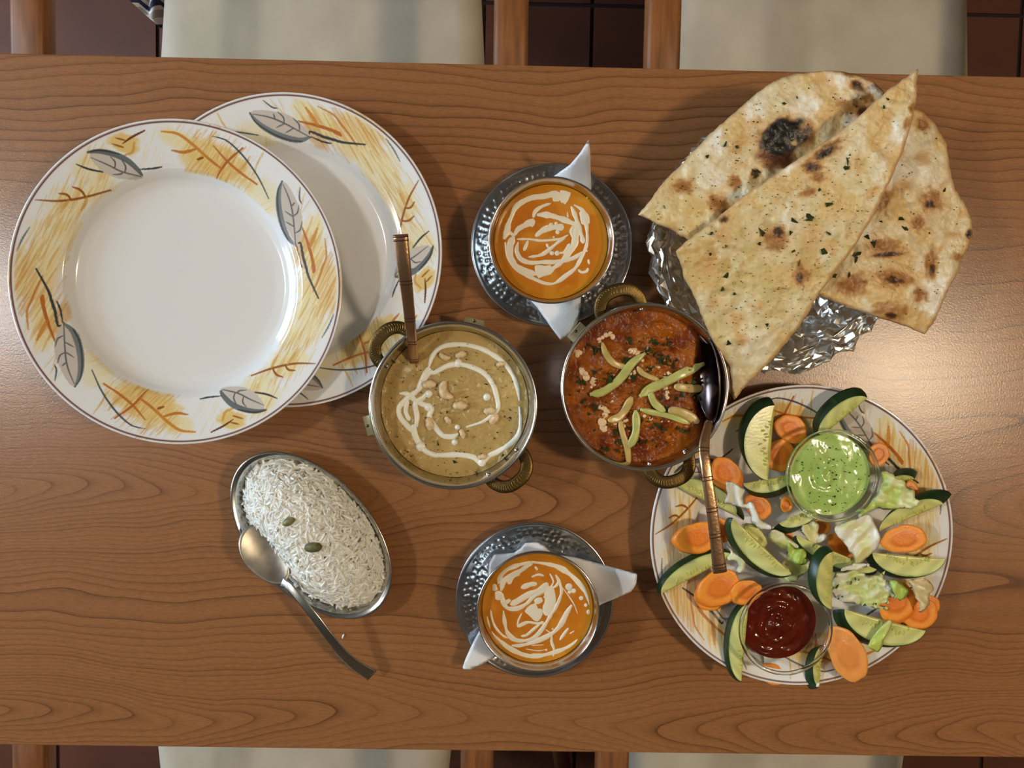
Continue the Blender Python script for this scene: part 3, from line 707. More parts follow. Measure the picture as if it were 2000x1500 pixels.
BOWL_H = 0.046
def bowl_profile(R, H, wall=0.0009):
    return [(0.0005, .0022), (R * .60, .0022), (R * .72, .0045), (R * .84, .012), (R * .90, .022), (R * .938, .034), (R * .968, H - .0045), (R * .99, H - .002), (R * 1.0, H - .0004), (R * 1.012, H), (R * 1.028, H - .0006), (R * 1.03, H - .0018),
            (R * 1.012, H - .0032), (R * .992, H - .006), (R * .962, .034), (R * .92, .022), (R * .86, .011), (R * .74, .0034), (R * .62, .0008), (R * .58, .0), (R * .4, .0), (0.0005, .0)]
def soup(px, py, base, lines, bub, label_b, label_s, kc, seed):
    H = base + BOWL_H; c = P(px, py, H); R = 0.0496
    V, F = lathe(bowl_profile(R, BOWL_H), 128); b = mk('soup_bowl', V + np.array([c[0], c[1], TZ + base]), F, STEEL, label=label_b, cat='bowl', group='steel soup bowls')
    lev = base + BOWL_H - 0.0115
    # soup disc: coloured height field with meniscus
    rr = np.r_[np.linspace(.0006, .045, 60), np.linspace(.0455, R * .937, 8)]; n = 200
    V, F = lathe(np.c_[rr, np.zeros(len(rr))], n); rad = np.hypot(V[:, 0], V[:, 1])
    V[:, 2] = 0.0010 * sstep(.042, R * .935, rad) + 0.0002 * (fbm(V[:, 0] * 120, V[:, 1] * 120, seed, 3) - .5)
    X, Y = V[:, 0], V[:, 1]; nz = fbm(X * 60 + 3, Y * 60 + seed, seed, 4)[:, None]
    col = np.array([190, 106, 22]) * (1 - nz) + np.array([206, 130, 36]) * nz
    ed = sstep(.036, .047, rad + .006 * (fbm(X * 90, Y * 90, seed + 3, 3) - .5))[:, None]; col = col * (1 - .6 * ed) + np.array([186, 128, 22]) * .6 * ed
    nz2 = sstep(.55, .7, fbm(X * 70 + 9, Y * 70, seed + 8, 3))[:, None]; col = col * (1 - .35 * nz2) + np.array([228, 160, 60]) * .35 * nz2
    root = empty('tomato_soup', (c[0], c[1], TZ + lev), label_s, 'soup', 'creamy soups')
    # underside lens so the soup has a body
    Vb, Fb = lathe([(R * .937, .001), (R * .95, -.006), (R * .86, -.016), (0.001, -.024)], n); 
    m = len(V); Vall = np.vstack([V, Vb]); Fall = F.tolist() + [list(range(n))] + (Fb + m).tolist(); call = np.vstack([col, np.tile([200, 120, 20], (len(Vb), 1))])
    mk('liquid', Vall + np.array([c[0], c[1], TZ + lev]), Fall, vmat('soup_liquid_%d' % seed, rough=0.14, bump=(60, 0.12, 0.002, 3)), root, col=call)
    L = [(kc(p), 1.22 * wd / (3.572 if seed == 1 else 4.4125)) for p, wd in lines]
    ctr = np.array([c[0], c[1]])
    hf = lambda x, y: np.full(np.shape(x), lev) + 0.0001
    V, F = ribbons(L, hf, 0.0003, seed, 0.55); mk('cream_swirl', V, F, CREAM, root)
    if bub:
        V, F = join([ellipsoid(P(*kc([b_])[0], lev + .0004), (.0017, .0017, .0009), 10, 6) for b_ in bub]); mk('oil_bubbles', V, F, mat('oil_drop', (200, 160, 30), rough=0.1), root)
S1 = [([(300, 740), (320, 690), (330, 640), (355, 580), (380, 520), (430, 480), (500, 450), (580, 440), (650, 425), (720, 430)], 34), ([(690, 440), (720, 440), (755, 455)], 90), ([(640, 440), (700, 450)], 60),
      ([(505, 590), (520, 545), (570, 510), (630, 490)], 20), ([(330, 680), (370, 710), (400, 670), (450, 640), (510, 600)], 28), ([(430, 655), (480, 625), (515, 635)], 34),
      ([(530, 570), (600, 570), (680, 590), (760, 620), (810, 650), (800, 720), (790, 780), (740, 850), (700, 900), (620, 960), (540, 1010)], 36),
      ([(310, 760), (320, 830), (350, 900), (410, 960), (480, 1000), (540, 1030), (600, 1050), (660, 1045), (740, 990), (800, 940), (850, 850), (880, 770), (880, 680), (870, 600), (850, 540), (790, 500)], 24),
      ([(370, 720), (345, 780), (345, 850), (380, 920), (450, 965), (530, 985)], 34), ([(390, 740), (470, 740), (560, 750), (640, 745), (700, 735), (750, 710)], 14), ([(470, 750), (440, 820)], 18),
      ([(400, 760), (390, 820), (420, 880), (490, 905), (570, 900), (650, 900), (720, 890), (790, 870), (850, 830)], 26), ([(520, 720), (570, 680), (620, 660), (680, 655), (720, 660)], 34),
      ([(470, 865), (560, 850), (620, 810), (680, 760), (740, 715)], 20), ([(770, 510), (800, 580), (820, 650), (845, 720), (855, 770)], 28), ([(840, 540), (865, 590), (870, 640)], 44), ([(790, 650), (770, 690), (800, 740)], 34),
      ([(820, 950), (840, 970), (875, 965), (890, 940)], 18), ([(890, 880), (895, 915)], 16), ([(680, 835), (720, 830), (760, 770)], 16), ([(520, 970), (560, 960), (640, 950)], 60), ([(600, 770), (610, 800)], 16), ([(745, 550), (748, 590)], 10),
      ([(630, 640)], 26), ([(665, 630)], 22), ([(605, 652)], 22), ([(675, 690)], 28), ([(635, 838)], 28), ([(672, 838)], 32), ([(880, 822)], 12), ([(648, 725)], 12)]
S2 = [([(455, 620), (480, 545), (540, 490), (620, 460), (700, 440), (740, 430)], 34),
      ([(740, 430), (860, 445), (960, 470), (1050, 520), (1130, 590), (1190, 660), (1230, 740), (1250, 830), (1250, 920), (1230, 1000), (1180, 1080), (1100, 1140), (1000, 1190), (900, 1220), (780, 1245), (680, 1235), (560, 1180), (460, 1110), (390, 1030), (365, 950), (360, 900)], 34),
      ([(390, 840), (400, 910), (430, 990), (490, 1060), (540, 1090)], 16), ([(500, 850), (510, 940), (530, 1030), (580, 1090), (650, 1110), (740, 1095), (800, 1050), (860, 970), (900, 900), (940, 840), (980, 760), (1000, 680), (980, 600), (950, 540)], 28),
      ([(480, 680), (500, 600), (560, 550), (640, 510), (700, 470), (750, 445)], 30), ([(540, 620), (580, 560), (640, 520)], 40), ([(490, 700), (500, 780), (540, 830), (620, 830), (700, 790), (770, 720), (850, 680), (950, 640), (970, 600)], 30),
      ([(560, 800), (620, 770), (700, 720), (780, 690), (850, 650), (880, 610)], 46), ([(880, 640), (905, 740), (890, 830), (860, 890)], 70), ([(720, 810), (770, 870), (830, 900)], 90), ([(790, 740), (810, 790)], 60),
      ([(620, 990), (680, 960), (720, 950), (800, 960), (850, 950)], 30), ([(660, 870), (630, 930), (620, 990)], 14), ([(650, 1070), (700, 1060), (760, 1010), (820, 960)], 22),
      ([(570, 1150), (650, 1150), (760, 1120), (860, 1080), (940, 1030), (1000, 960), (1040, 880), (1090, 800)], 32), ([(920, 1060), (915, 1120), (935, 1180), (930, 1240), (925, 1275)], 20), ([(860, 1010), (930, 1060)], 12), ([(1000, 640), (1060, 720), (1110, 800), (1140, 880)], 8),
      ([(985, 1105), (1030, 1040), (1060, 1000)], 18), ([(1070, 1050), (1110, 1025)], 12), ([(650, 655), (730, 625), (790, 620)], 36), ([(740, 560), (800, 540), (850, 550)], 14), ([(770, 470), (795, 500)], 18), ([(420, 620), (430, 680)], 44), ([(455, 680), (460, 760)], 48),
      ([(520, 760), (540, 790)], 60), ([(490, 1150), (560, 1210), (640, 1262), (740, 1290)], 44), ([(900, 530), (930, 600), (900, 660)], 14), ([(690, 1180), (800, 1195), (880, 1180)], 8), ([(740, 1150), (850, 1145)], 10),
      ([(1065, 645)], 56), ([(1105, 680)], 38), ([(1070, 690)], 30), ([(1170, 742)], 34), ([(1210, 802)], 28), ([(858, 733)], 22), ([(1240, 862)], 44), ([(925, 1008)], 16), ([(870, 1190)], 16)]
soup(1077.5, 469, 0.0036, S1, [(885, 455), (905, 462), (945, 490), (955, 500)], 'round steel soup bowl on the far saucer', 'orange tomato soup with loops of cream in the far bowl', crop(900, 260, 3.572), 1)
soup(1051, 1197, 0.0036, S2, [(1285, 830), (1295, 900)], 'round steel soup bowl on the near saucer', 'orange tomato soup with swirled cream in the near bowl', crop(870, 1000, 4.4125), 2)

def napkin(outline, hf, label):
    V, F, Q, d = sheet(outline, hf, 0.0007, 5.0, 3.0)
    mk('paper_napkin', V, F, PAPER, label=label, cat='napkin', group='paper napkins')
k = crop(900, 260, 3.572)
def h_n1(x, y):
    r = np.hypot(x - 1077, y - 475); up = sstep(385, 275, y) * sstep(1055, 1120, x); dn = sstep(590, 665, y)
    fold = 0.0012 * np.sin((x * 0.9 + y * 0.3) * 0.06)
    return 0.0027 + 0.047 * up + 0.009 * dn + 0.0065 * sstep(75, 128, r) + fold * sstep(90, 130, r) + 0.012 * sstep(1090, 1150, x) * up
napkin(k([(620, 320), (690, 270), (760, 222), (830, 140), (890, 45), (903, 110), (906, 250), (910, 395), (880, 480), (850, 800), (838, 1130), (836, 1230), (822, 1310), (775, 1390), (697, 1447), (640, 1370), (590, 1300), (530, 1215), (470, 1150), (420, 1000), (400, 760), (150, 745), (200, 700), (400, 600), (520, 480)]), h_n1,
       'white paper napkin under the far soup bowl with a corner standing up')
k = crop(870, 1000, 4.4125)
def h_n2(x, y):
    r = np.hypot(x - 1045, y - 1180); rt = sstep(1150, 1250, x); lt = sstep(980, 900, x)
    return 0.0027 + 0.022 * rt + 0.006 * lt + 0.007 * sstep(75, 128, r) + 0.0012 * np.sin((x - y) * 0.07) * sstep(90, 130, r)
napkin(k([(370, 560), (378, 440), (420, 365), (590, 352), (650, 310), (690, 265), (790, 260), (850, 290), (925, 365), (1090, 385), (1250, 420), (1400, 465), (1530, 500), (1655, 532), (1645, 620), (1600, 690), (1500, 730), (1345, 795), (1100, 950), (700, 1150), (430, 1250), (310, 1320), (210, 1365), (145, 1352), (170, 1270), (215, 1170), (260, 1080), (310, 990), (400, 800)]), h_n2,
       'white paper napkin under the near soup bowl with a long right corner')

# ------------------------------------------------------------------ karahi bowls
KH = 0.056; KR = 0.0668
def karahi(px, py, handles, lugs, label):
    c = P(px, py, KH); o3 = np.array([c[0], c[1], TZ + 0.0003])
    root = empty('karahi_bowl', o3, label, 'bowl', 'karahi bowls')
    R, H = KR, KH - 0.0003
    prof = [(.0005, .004), (R * .55, .004), (R * .68, .008), (R * .80, .018), (R * .89, .031), (R * .945, .044), (R * .965, H - .003), (R * .985, H - .0008), (R * 1.0, H), (R * 1.018, H - .0006), (R * 1.022, H - .002),
            (R * 1.005, H - .0034), (R * .978, H - .006), (R * .955, .042), (R * .9, .029), (R * .81, .0155), (R * .69, .0055), (R * .56, .001), (R * .5, 0), (.0005, 0)]
    V, F = lathe(prof, 144); mk('body', V + o3, F, STEEL, root)
    def ang_to(q, h=0.045): w_ = P(q[0], q[1], h); return math.atan2(w_[1] - c[1], w_[0] - c[0])
    for q in handles:
        a = ang_to(q); er = np.array([math.cos(a), math.sin(a), 0]); et = np.array([-er[1], er[0], 0])
        t = np.linspace(-0.12, math.pi + 0.12, 60); hw, out = 0.0172, 0.0158
        ct = np.sign(np.cos(t)) * np.abs(np.cos(t)) ** 0.8
        path = o3 + er * (R * .985 + out * np.sin(t))[:, None] + et * (hw * ct)[:, None] + np.array([0, 0, 1.0]) * (0.0455 + 0.003 * np.sin(t))[:, None]
        # ribbed brass strap: width across lies in the plane of the arch
        wid = 0.0100 + 0.0008 * np.sin(t)
        Vh, Fh = sweep(path, wid, 0.0040, 14, power=4); hd = mk('handle', Vh, Fh, BRASS, root)
        ribs = []
        p, T, S, U = frame_path(path)
        for i in range(5, 55, 2):
            w0 = p[i] + U[i] * 0.00195
            u = np.linspace(-.30, .30, 6)[:, None]; bow = (1 - (u / .30) ** 2) * 0.0012
            pr = w0 + S[i] * (u * wid[i]) + T[i] * bow
            ribs.append(sweep(pr, 0.0006, 0.0004, 6, up=(0, 0, 1)))
        Vr, Fr = join(ribs); mk('engraved_ribs', Vr, Fr, mat('brass_ridge', (140, 116, 68), metal=1.0, rough=0.3), hd)
        for s in (-1, 1):
            a2 = a + s * 0.245; e2 = np.array([math.cos(a2), math.sin(a2), 0])
            Vr, Fr = ellipsoid(o3 + e2 * R * .947 + np.array([0, 0, .0475]), (.0023, .0023, .0023), 12, 8); mk('rivet', Vr, Fr, STEEL, root)
    for q, wd, ex in lugs:
        a = ang_to(q, 0.03); er = np.array([math.cos(a), math.sin(a), 0]); et = np.array([-er[1], er[0], 0])
        prof2 = [(R * .86, .026), (R * ex, .031), (R * ex + .0006, .028), (R * (ex - .06), .0), (R * (ex - .1), .0), (R * (ex - .05), .025), (R * .86, .021)]
        V = []
        for s in (-1, 1):
            for r_, z in prof2: V.append(o3 + er * r_ + et * (s * wd / 2) + np.array([0, 0, z]))
        n = len(prof2); F = [[i, (i + 1) % n, n + (i + 1) % n, n + i] for i in range(n)] + [list(range(n))[::-1], [n + i for i in range(n)]]
        mk('foot_strap', np.array(V), F, BRASS_LIGHT, root, smooth=False)
        Vr, Fr = ellipsoid(o3 + er * R * (ex - .025) + np.array([0, 0, .0303]), (.0016, .0016, .0008), 8, 5); mk('rivet', Vr, Fr, BRASS, root)
    return c
KA = karahi(885, 793, [(757, 664), (1003, 927)], [((716, 832), .0165, 1.165), ((926, 628), .0165, 1.09), ((1030, 870), .012, 1.03)], 'round steel karahi bowl with brass handles filled with pale korma')
KB = karahi(1260, 757, [(1206, 580), (1318, 940)], [((1128, 650), .0165, 1.085), ((1275, 590), .014, 1.05)], 'round steel karahi bowl with brass handles filled with red chicken curry')

def food_disc(R, n=260, m=90):
    rr = np.r_[.0005, np.linspace(.001, R, m)]; V, F = lathe(np.c_[rr, 0 * rr], n); return V, F.tolist() + [list(range(n))], n
# --- korma
LA = KH - 0.0195
def korma_h(wx, wy):       # offset over level, world xy relative to bowl
    x, y = wx, wy; r = np.hypot(x, y)
    lump = 0.0030 * fbm(x * 90 + 5, y * 90 + 2, 21, 5, .6) + 0.0042 * np.exp(-((x + .002) ** 2 + (y - .009) ** 2) / .016 ** 2) * fbm(x * 160, y * 160, 23, 3)
    qx, qy = P(808, 722, LA)[:2] - KA[:2]
    lump = lump + 0.0035 * np.exp(-((x - qx) ** 2 + (y - qy) ** 2) / .007 ** 2)
    return lump - 0.0012 + 0.001 * sstep(.056, .063, r)
V, F, n = food_disc(KR * .912); V[:, 2] = korma_h(V[:, 0], V[:, 1])
X, Y = V[:, 0], V[:, 1]; a = fbm(X * 50, Y * 50, 31, 4)[:, None]
col = np.array([170, 140, 82]) * (1 - a) + np.array([196, 168, 106]) * a
b_ = sstep(.62, .72, fbm(X * 200, Y * 200, 33, 3))[:, None]; col = col * (1 - .35 * b_) + np.array([214, 180, 110]) * .35 * b_
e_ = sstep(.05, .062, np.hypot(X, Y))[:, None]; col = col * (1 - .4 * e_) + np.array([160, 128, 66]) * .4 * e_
kr = empty('korma_curry', (KA[0], KA[1], TZ + LA), 'pale yellow cashew korma with a loop of cream in the left karahi', 'curry')
Vb, Fb = lathe([(KR * .912, 0), (KR * .9, -.012), (KR * .8, -.026), (KR * .6, -.04), (.001, -.041)], n)
m_ = len(V); Va = np.vstack([V, Vb]); Va[m_:m_ + n, 2] = V[-n:, 2]
mk('gravy', Va + np.array([KA[0], KA[1], TZ + LA]), F + (Fb + m_).tolist(), vmat('korma_gravy', rough=0.2, bump=(420, 0.5, 0.0014, 4)), kr, col=np.vstack([col, np.tile([170, 140, 82], (len(Vb), 1))]))
def hK(px, py):
    w_ = P(px, py, LA); return LA + korma_h(w_[..., 0] - KA[0], w_[..., 1] - KA[1])
kk = crop(690, 440, 2.727)
KL = [([(400, 770), (420, 700), (450, 660), (500, 640), (570, 635), (640, 645), (700, 665), (760, 700), (810, 740), (850, 800), (875, 870), (885, 935)], 26),
      ([(885, 965), (890, 1040), (880, 1110), (840, 1160), (780, 1200), (720, 1230), (685, 1265), (640, 1235), (560, 1222), (480, 1225), (420, 1220), (360, 1180), (330, 1110), (290, 1070), (250, 1020), (245, 970), (290, 920), (350, 870), (400, 790), (440, 780), (500, 750), (560, 740), (630, 755), (700, 790), (745, 850), (765, 920), (770, 975), (730, 1020), (680, 1050), (600, 1075)], 28),
      ([(245, 895), (290, 900), (340, 940), (400, 965), (420, 980), (405, 1020), (440, 1080), (480, 1120), (530, 1125), (560, 1110)], 28), ([(400, 890), (370, 920), (330, 950), (340, 1020), (330, 1090)], 28), ([(290, 930), (280, 990), (300, 1040)], 24), ([(345, 880), (380, 800), (410, 760)], 34), ([(320, 1060), (330, 1120), (360, 1175)], 34),
      ([(540, 1155)], 32), ([(712, 915)], 38), ([(555, 1075)], 28), ([(402, 898)], 40), ([(560, 735)], 44), ([(360, 1178)], 50), ([(685, 1262)], 44), ([(400, 968)], 44)]
V, F = ribbons([(kk(p), 1.15 * wd / 2.727) for p, wd in KL], hK, 0.0013, 3, 0.2); mk('cream_swirl', V, F, CREAM_W, kr)
def flakes(name, pts, hf, parent, size, mat_, seed, flat=0.25):
    """small irregular dried leaf bits as thin solid chips, joined"""
    r = np.random.default_rng(seed); out = []
    for (x, y, s) in pts:
        c = P(x, y, hf(np.array(x), np.array(y))); k = r.integers(5, 8); a = np.sort(r.uniform(0, 2 * math.pi, k)); rad = size * s * r.uniform(.5, 1.15, k)
        el = r.uniform(.35, .8); th = r.uniform(0, math.pi); tz = r.uniform(-flat, flat, 2)
        u = rad * np.cos(a); v = rad * np.sin(a) * el; X = u * math.cos(th) - v * math.sin(th); Y = u * math.sin(th) + v * math.cos(th)
        Z = X * tz[0] + Y * tz[1] + 0.0006
        topv = np.stack([X, Y, Z + .0004], -1) + c; botv = np.stack([X * .9, Y * .9, Z - .0008], -1) + c
        V = np.vstack([topv, botv]); F = [list(range(k)), [k + i for i in range(k)][::-1]] + [[i, k + i, k + (i + 1) % k, (i + 1) % k] for i in range(k)]
        out.append((V, F))
    V, F = join(out); return mk(name, V, F, mat_, parent, smooth=False, kind='stuff')
r_ = random.Random(8); fl = []
for _ in range(240):
    a = r_.uniform(0, 6.283); q = 140 * math.sqrt(r_.random()); fl.append((890 + q * math.cos(a), 795 + q * math.sin(a), r_.choice((.3, .4, .5, .8)) * r_.uniform(.6, 1.2)))
fl += [(690 + 450 / 2.727, 440 + 1165 / 2.727, 2.2), (690 + 540 / 2.727, 440 + 1260 / 2.727, 1.8), (690 + 710 / 2.727, 440 + 845 / 2.727, 1.4), (690 + 500 / 2.727, 440 + 995 / 2.727, 1.4), (690 + 215 / 2.727, 440 + 725 / 2.727, 2.2), (690 + 605 / 2.727, 440 + 915 / 2.727, 1.3), (690 + 795 / 2.727, 440 + 1225 / 2.727, 1.3), (690 + 835 / 2.727, 440 + 1025 / 2.727, 1.4)]
flakes('herb_flakes', fl, hK, kr, .0014, HERB, 3)

def cashew(px, py, L, ang, bend, label, wd=0.42):
    """curved nut: swept bent spindle"""
    t = np.linspace(-1, 1, 17); c = P(px, py, float(hK(np.array(px), np.array(py))) + 0.0016)
    x = t * L / 2; y = bend * L * (1 - t ** 2) * 0.5
    R_ = rotz(ang); path = np.stack([x, y, np.zeros(17)], -1) @ R_.T + c
    w_ = L * wd * np.sqrt(np.clip(1 - np.abs(t) ** 2.6, .02, 1)) * (1 + .08 * np.sin(t * 7))
    V, F = sweep(path, w_, w_ * .72, 12); mk('cashew_nut', V, F, CASHEW, label=label, cat='nut', group='cashews on the korma')
ca = [((490, 690), .0095, -0.4, -.5, 'small curved cashew at the far edge of the korma, beside the copper spoon'), ((573, 692), .0095, 0.3, .1, 'lumpy cashew piece at the far edge of the korma, next to a curved one'), ((785, 742), .0075, 0.3, .1, 'cashew bit resting on the cream line at the far right of the korma'),
      ((405, 853), .0115, 0.1, .15, 'flat cashew piece on the korma just below the copper spoon tip'), ((513, 872), .0155, -1.1, -.75, 'largest curved whole cashew in the middle of the korma'), ((568, 962), .012, 0.05, .05, 'oval cashew half with a dark speck in the middle of the korma'),
      ((728, 992), .0105, 0.1, .1, 'brownish cashew piece on the inner cream loop, right of centre'), ((752, 1035), .010, 0.8, .1, 'split cashew piece on the inner cream loop, lower right'), ((403, 1058), .0115, -1.4, .1, 'oval cashew half at the left of the korma beside the inner cream line'),
      ((502, 1040), .0075, -0.9, .1, 'sliver of cashew lying left of the korma centre'), ((577, 1112), .008, -1.2, .2, 'knobbly cashew piece at the lower end of the inner cream loop'), ((687, 1235), .0078, 0.2, .1, 'cashew piece on the cream line at the near edge of the korma')]
for q, L, an, be, lb in ca:
    p_ = kk([q])[0]; cashew(p_[0], p_[1], L, an, be, lb, 0.6 if be < .3 and be >= 0 else .48)

# --- red chicken curry
LB = KH - 0.0125
def tikka_h(x, y):
    r = np.hypot(x, y)
    h = 0.0085 * (fbm(x * 38 + 3, y * 38 + 8, 41, 3) - .42) + 0.0046 * (fbm(x * 105, y * 105, 43, 4) - .5) + .0016 * (np.abs(fbm(x * 210, y * 210, 47, 3) - .5) * 2 - .3)
    h = h + 0.004 * np.exp(-((x - .02) ** 2 + (y - .022) ** 2) / .018 ** 2) + 0.003 * np.exp(-((x + .03) ** 2 + (y - .02) ** 2) / .014 ** 2) + .003 * np.exp(-((x - .012) ** 2 + (y + .025) ** 2) / .02 ** 2)
    hollow = sstep(.038, .052, x - .12 * np.abs(y)) * sstep(.055, .03, np.abs(y - .008))
    return h * sstep(.064, .05, r) - .0015 - 0.010 * hollow
V, F, n = food_disc(KR * .94, 300, 110); V[:, 2] = tikka_h(V[:, 0], V[:, 1]); X, Y = V[:, 0], V[:, 1]
a = fbm(X * 70, Y * 70, 51, 4)[:, None]; b_ = fbm(X * 220 + 4, Y * 220, 53, 3)[:, None]
col = np.array([104, 44, 2]) * (1 - a) + np.array([182, 102, 14]) * a
col = col * (0.82 + .36 * b_)
d_ = sstep(.40, .28, fbm(X * 45 + 1, Y * 45 + 3, 55, 3))[:, None]; col = col * (1 - .6 * d_) + np.array([92, 26, 6]) * .6 * d_
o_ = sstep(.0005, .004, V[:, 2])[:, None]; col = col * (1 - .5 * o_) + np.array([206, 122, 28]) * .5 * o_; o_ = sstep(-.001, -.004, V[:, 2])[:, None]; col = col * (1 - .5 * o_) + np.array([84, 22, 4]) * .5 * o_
col = np.clip(col, 0, 255)
kt = empty('chicken_curry', (KB[0], KB[1], TZ + LB), 'chunky red chicken curry with herbs in the right karahi', 'curry')
Vb, Fb = lathe([(KR * .94, 0), (KR * .9, -.012), (KR * .8, -.028), (KR * .6, -.04), (.001, -.041)], n); m_ = len(V); Va = np.vstack([V, Vb]); Va[m_:m_ + n, 2] = V[-n:, 2]
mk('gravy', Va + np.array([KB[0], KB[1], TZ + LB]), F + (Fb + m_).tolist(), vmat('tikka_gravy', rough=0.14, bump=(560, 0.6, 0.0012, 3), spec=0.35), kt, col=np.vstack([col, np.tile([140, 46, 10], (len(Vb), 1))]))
def hT(px, py):
    w_ = P(px, py, LB); return LB + tikka_h(w_[..., 0] - KB[0], w_[..., 1] - KB[1])
kt_c = crop(1070, 540, 3.409)
CB = [([(340, 430), (365, 400), (385, 380)], 44), ([(425, 380), (440, 400)], 36), ([(240, 620), (260, 670)], 50), ([(295, 690), (305, 730)], 44), ([(375, 870), (385, 915)], 48), ([(365, 970), (380, 1030)], 52), ([(560, 500), (595, 510)], 44), ([(640, 930), (720, 970), (800, 960)], 26), ([(790, 760), (800, 800)], 36), ([(440, 760), (415, 840)], 14), ([(640, 560), (700, 610), (730, 600)], 22), ([(500, 980), (530, 960)], 40), ([(185, 520), (205, 490)], 34), ([(440, 985), (490, 975)], 24), ([(820, 640), (780, 660)], 26), ([(550, 660), (570, 640)], 30)]
CB2 = []
for p, wd in CB:
    for a in np.linspace(0, 1, 5): q = catmull(p, 4); q = q[int(a * (len(q) - 1))]; CB2.append((kt_c([(q[0] + r_.gauss(0, 7), q[1] + r_.gauss(0, 7))]), wd / 3.409 * r_.uniform(.45, 1.35)))
V, F = ribbons(CB2, hT, 0.0003, 5, 0.6); mk('cream_drops', V, F, mat('cream_in_curry', (236, 204, 160), rough=0.25), kt)
hb = [(545, 425), (680, 420), (720, 450), (805, 455), (710, 520), (760, 570), (800, 550), (830, 600), (690, 600), (410, 690), (190, 700), (890, 775), (755, 800), (850, 815), (965, 700), (980, 800), (610, 950), (720, 980), (760, 1010), (890, 1030), (635, 1105), (480, 1110), (470, 1160), (390, 1150), (315, 880), (240, 840), (310, 630), (245, 705), (325, 480), (300, 480), (450, 1030), (540, 1000), (790, 880), (740, 690), (580, 670), (670, 490), (530, 560)]
fl = []
for q in hb:
    x, y = kt_c([q])[0]; big = r_.uniform(1.4, 2.4); fl.append((x, y, big))
    for _ in range(5): fl.append((x + r_.gauss(0, 7), y + r_.gauss(0, 6), r_.uniform(.4, 1.2)))
for _ in range(110):
    a = r_.uniform(0, 6.283); q = 130 * math.sqrt(r_.random()); fl.append((1235 + q * math.cos(a), 755 + q * math.sin(a), r_.uniform(.3, .7)))
flakes('herb_flakes', fl, hT, kt, .0023, HERB, 9, .5)
strips = [([(362, 440), (385, 510), (430, 570), (480, 595), (525, 600)], 34, 1, 'pale translucent pepper strip curving at the far left of the red curry'), ([(280, 785), (360, 770), (440, 720), (500, 660), (560, 580), (650, 510)], 44, 0, 'longest green pepper strip lying diagonally left of the red curry centre'),
          ([(610, 800), (690, 745), (790, 700), (890, 650), (1040, 580)], 48, 0, 'thick green pepper strip pointing to the sunken spoon in the red curry'), ([(595, 600), (640, 650), (740, 690)], 28, 1, 'short pale pepper strip at the centre of the red curry'),
          ([(680, 770), (710, 840), (780, 900)], 38, 0, 'short curved green pepper strip hanging below the thick one in the red curry'), ([(615, 885), (720, 910), (830, 935), (945, 980)], 30, 0, 'slim green pepper strip in the lower right of the red curry, above a translucent one'),
          ([(800, 890), (900, 910), (1005, 970)], 50, 1, 'broad translucent pepper strip at the lower right of the red curry by the spoon neck'), ([(400, 960), (470, 940), (520, 880), (560, 800)], 42, 1, 'curved pale pepper strip at the lower left of the red curry'),
          ([(480, 960), (500, 1050), (530, 1150), (540, 1265)], 32, 1, 'long thin pepper strip reaching the near rim of the red curry'), ([(585, 890), (590, 980), (580, 1060), (540, 1140)], 42, 0, 'upright curved green pepper strip near the near rim of the red curry'), ([(840, 730), (940, 745), (1035, 745)], 44, 1, 'brownish translucent pepper strip under the thick one in the red curry')]
for pts, wd, pale, lb in strips:
    p = catmull(kt_c(pts), 6); t = np.linspace(-1, 1, len(p)); ht = hT(p[:, 0], p[:, 1]); ht = np.convolve(np.pad(ht, 4, 'edge'), np.ones(9) / 9, 'valid') + (0.0024 if not pale else 0.0014)
    path = P(p[:, 0], p[:, 1], ht); w_ = 1.3 * wd / 3.409 * .00042 * np.clip(1 - np.abs(t) ** 8, .4, 1) * (1 + .07 * np.sin(t * 5 + wd))
    V, F = sweep(path, w_, .0016, 10, power=3.2); mk('pepper_strip', V, F, PEPPER_PALE if pale else PEPPER, label=lb, cat='pepper', group='pepper strips on the red curry')

# ------------------------------------------------------------------ spoons
def spoon_bowl(tip, neck, normal, W, depth, th=0.0012):
    tip = np.asarray(tip, float); neck = np.asarray(neck, float); ax = tip - neck; L = np.linalg.norm(ax); ax /= L
    nr = np.asarray(normal, float); nr -= ax * (nr @ ax); nr /= np.linalg.norm(nr); sd = np.cross(nr, ax)
    n, m = 40, 10; rows = []
    for lay in (0, 1):
        rr = np.linspace(0.02, 1, m); rr = rr if lay == 0 else rr[::-1]
        for r in rr:
            t = np.arange(n) * 2 * math.pi / n
            u = np.cos(t) * r; v = np.sin(t) * r; egg = 1 + 0.18 * u
            z = -depth * (1 - r ** 2) - (th if lay else 0)
            rows.append((neck + tip) / 2 + np.outer(u * L / 2, ax) + np.outer(v * W / 2 * egg, sd) + z * nr)
    V = np.vstack(rows); F = gridfaces(2 * m, n)[:, ::-1].tolist() + [list(range(n)), [(2 * m - 1) * n + i for i in range(n)][::-1]]
    return V, F
BOWL_DARK = mat('tinned_dark_reflection', (104, 92, 90), metal=1.0, rough=0.18)  # tinned steel; dark reflection of curry and room painted into its colour
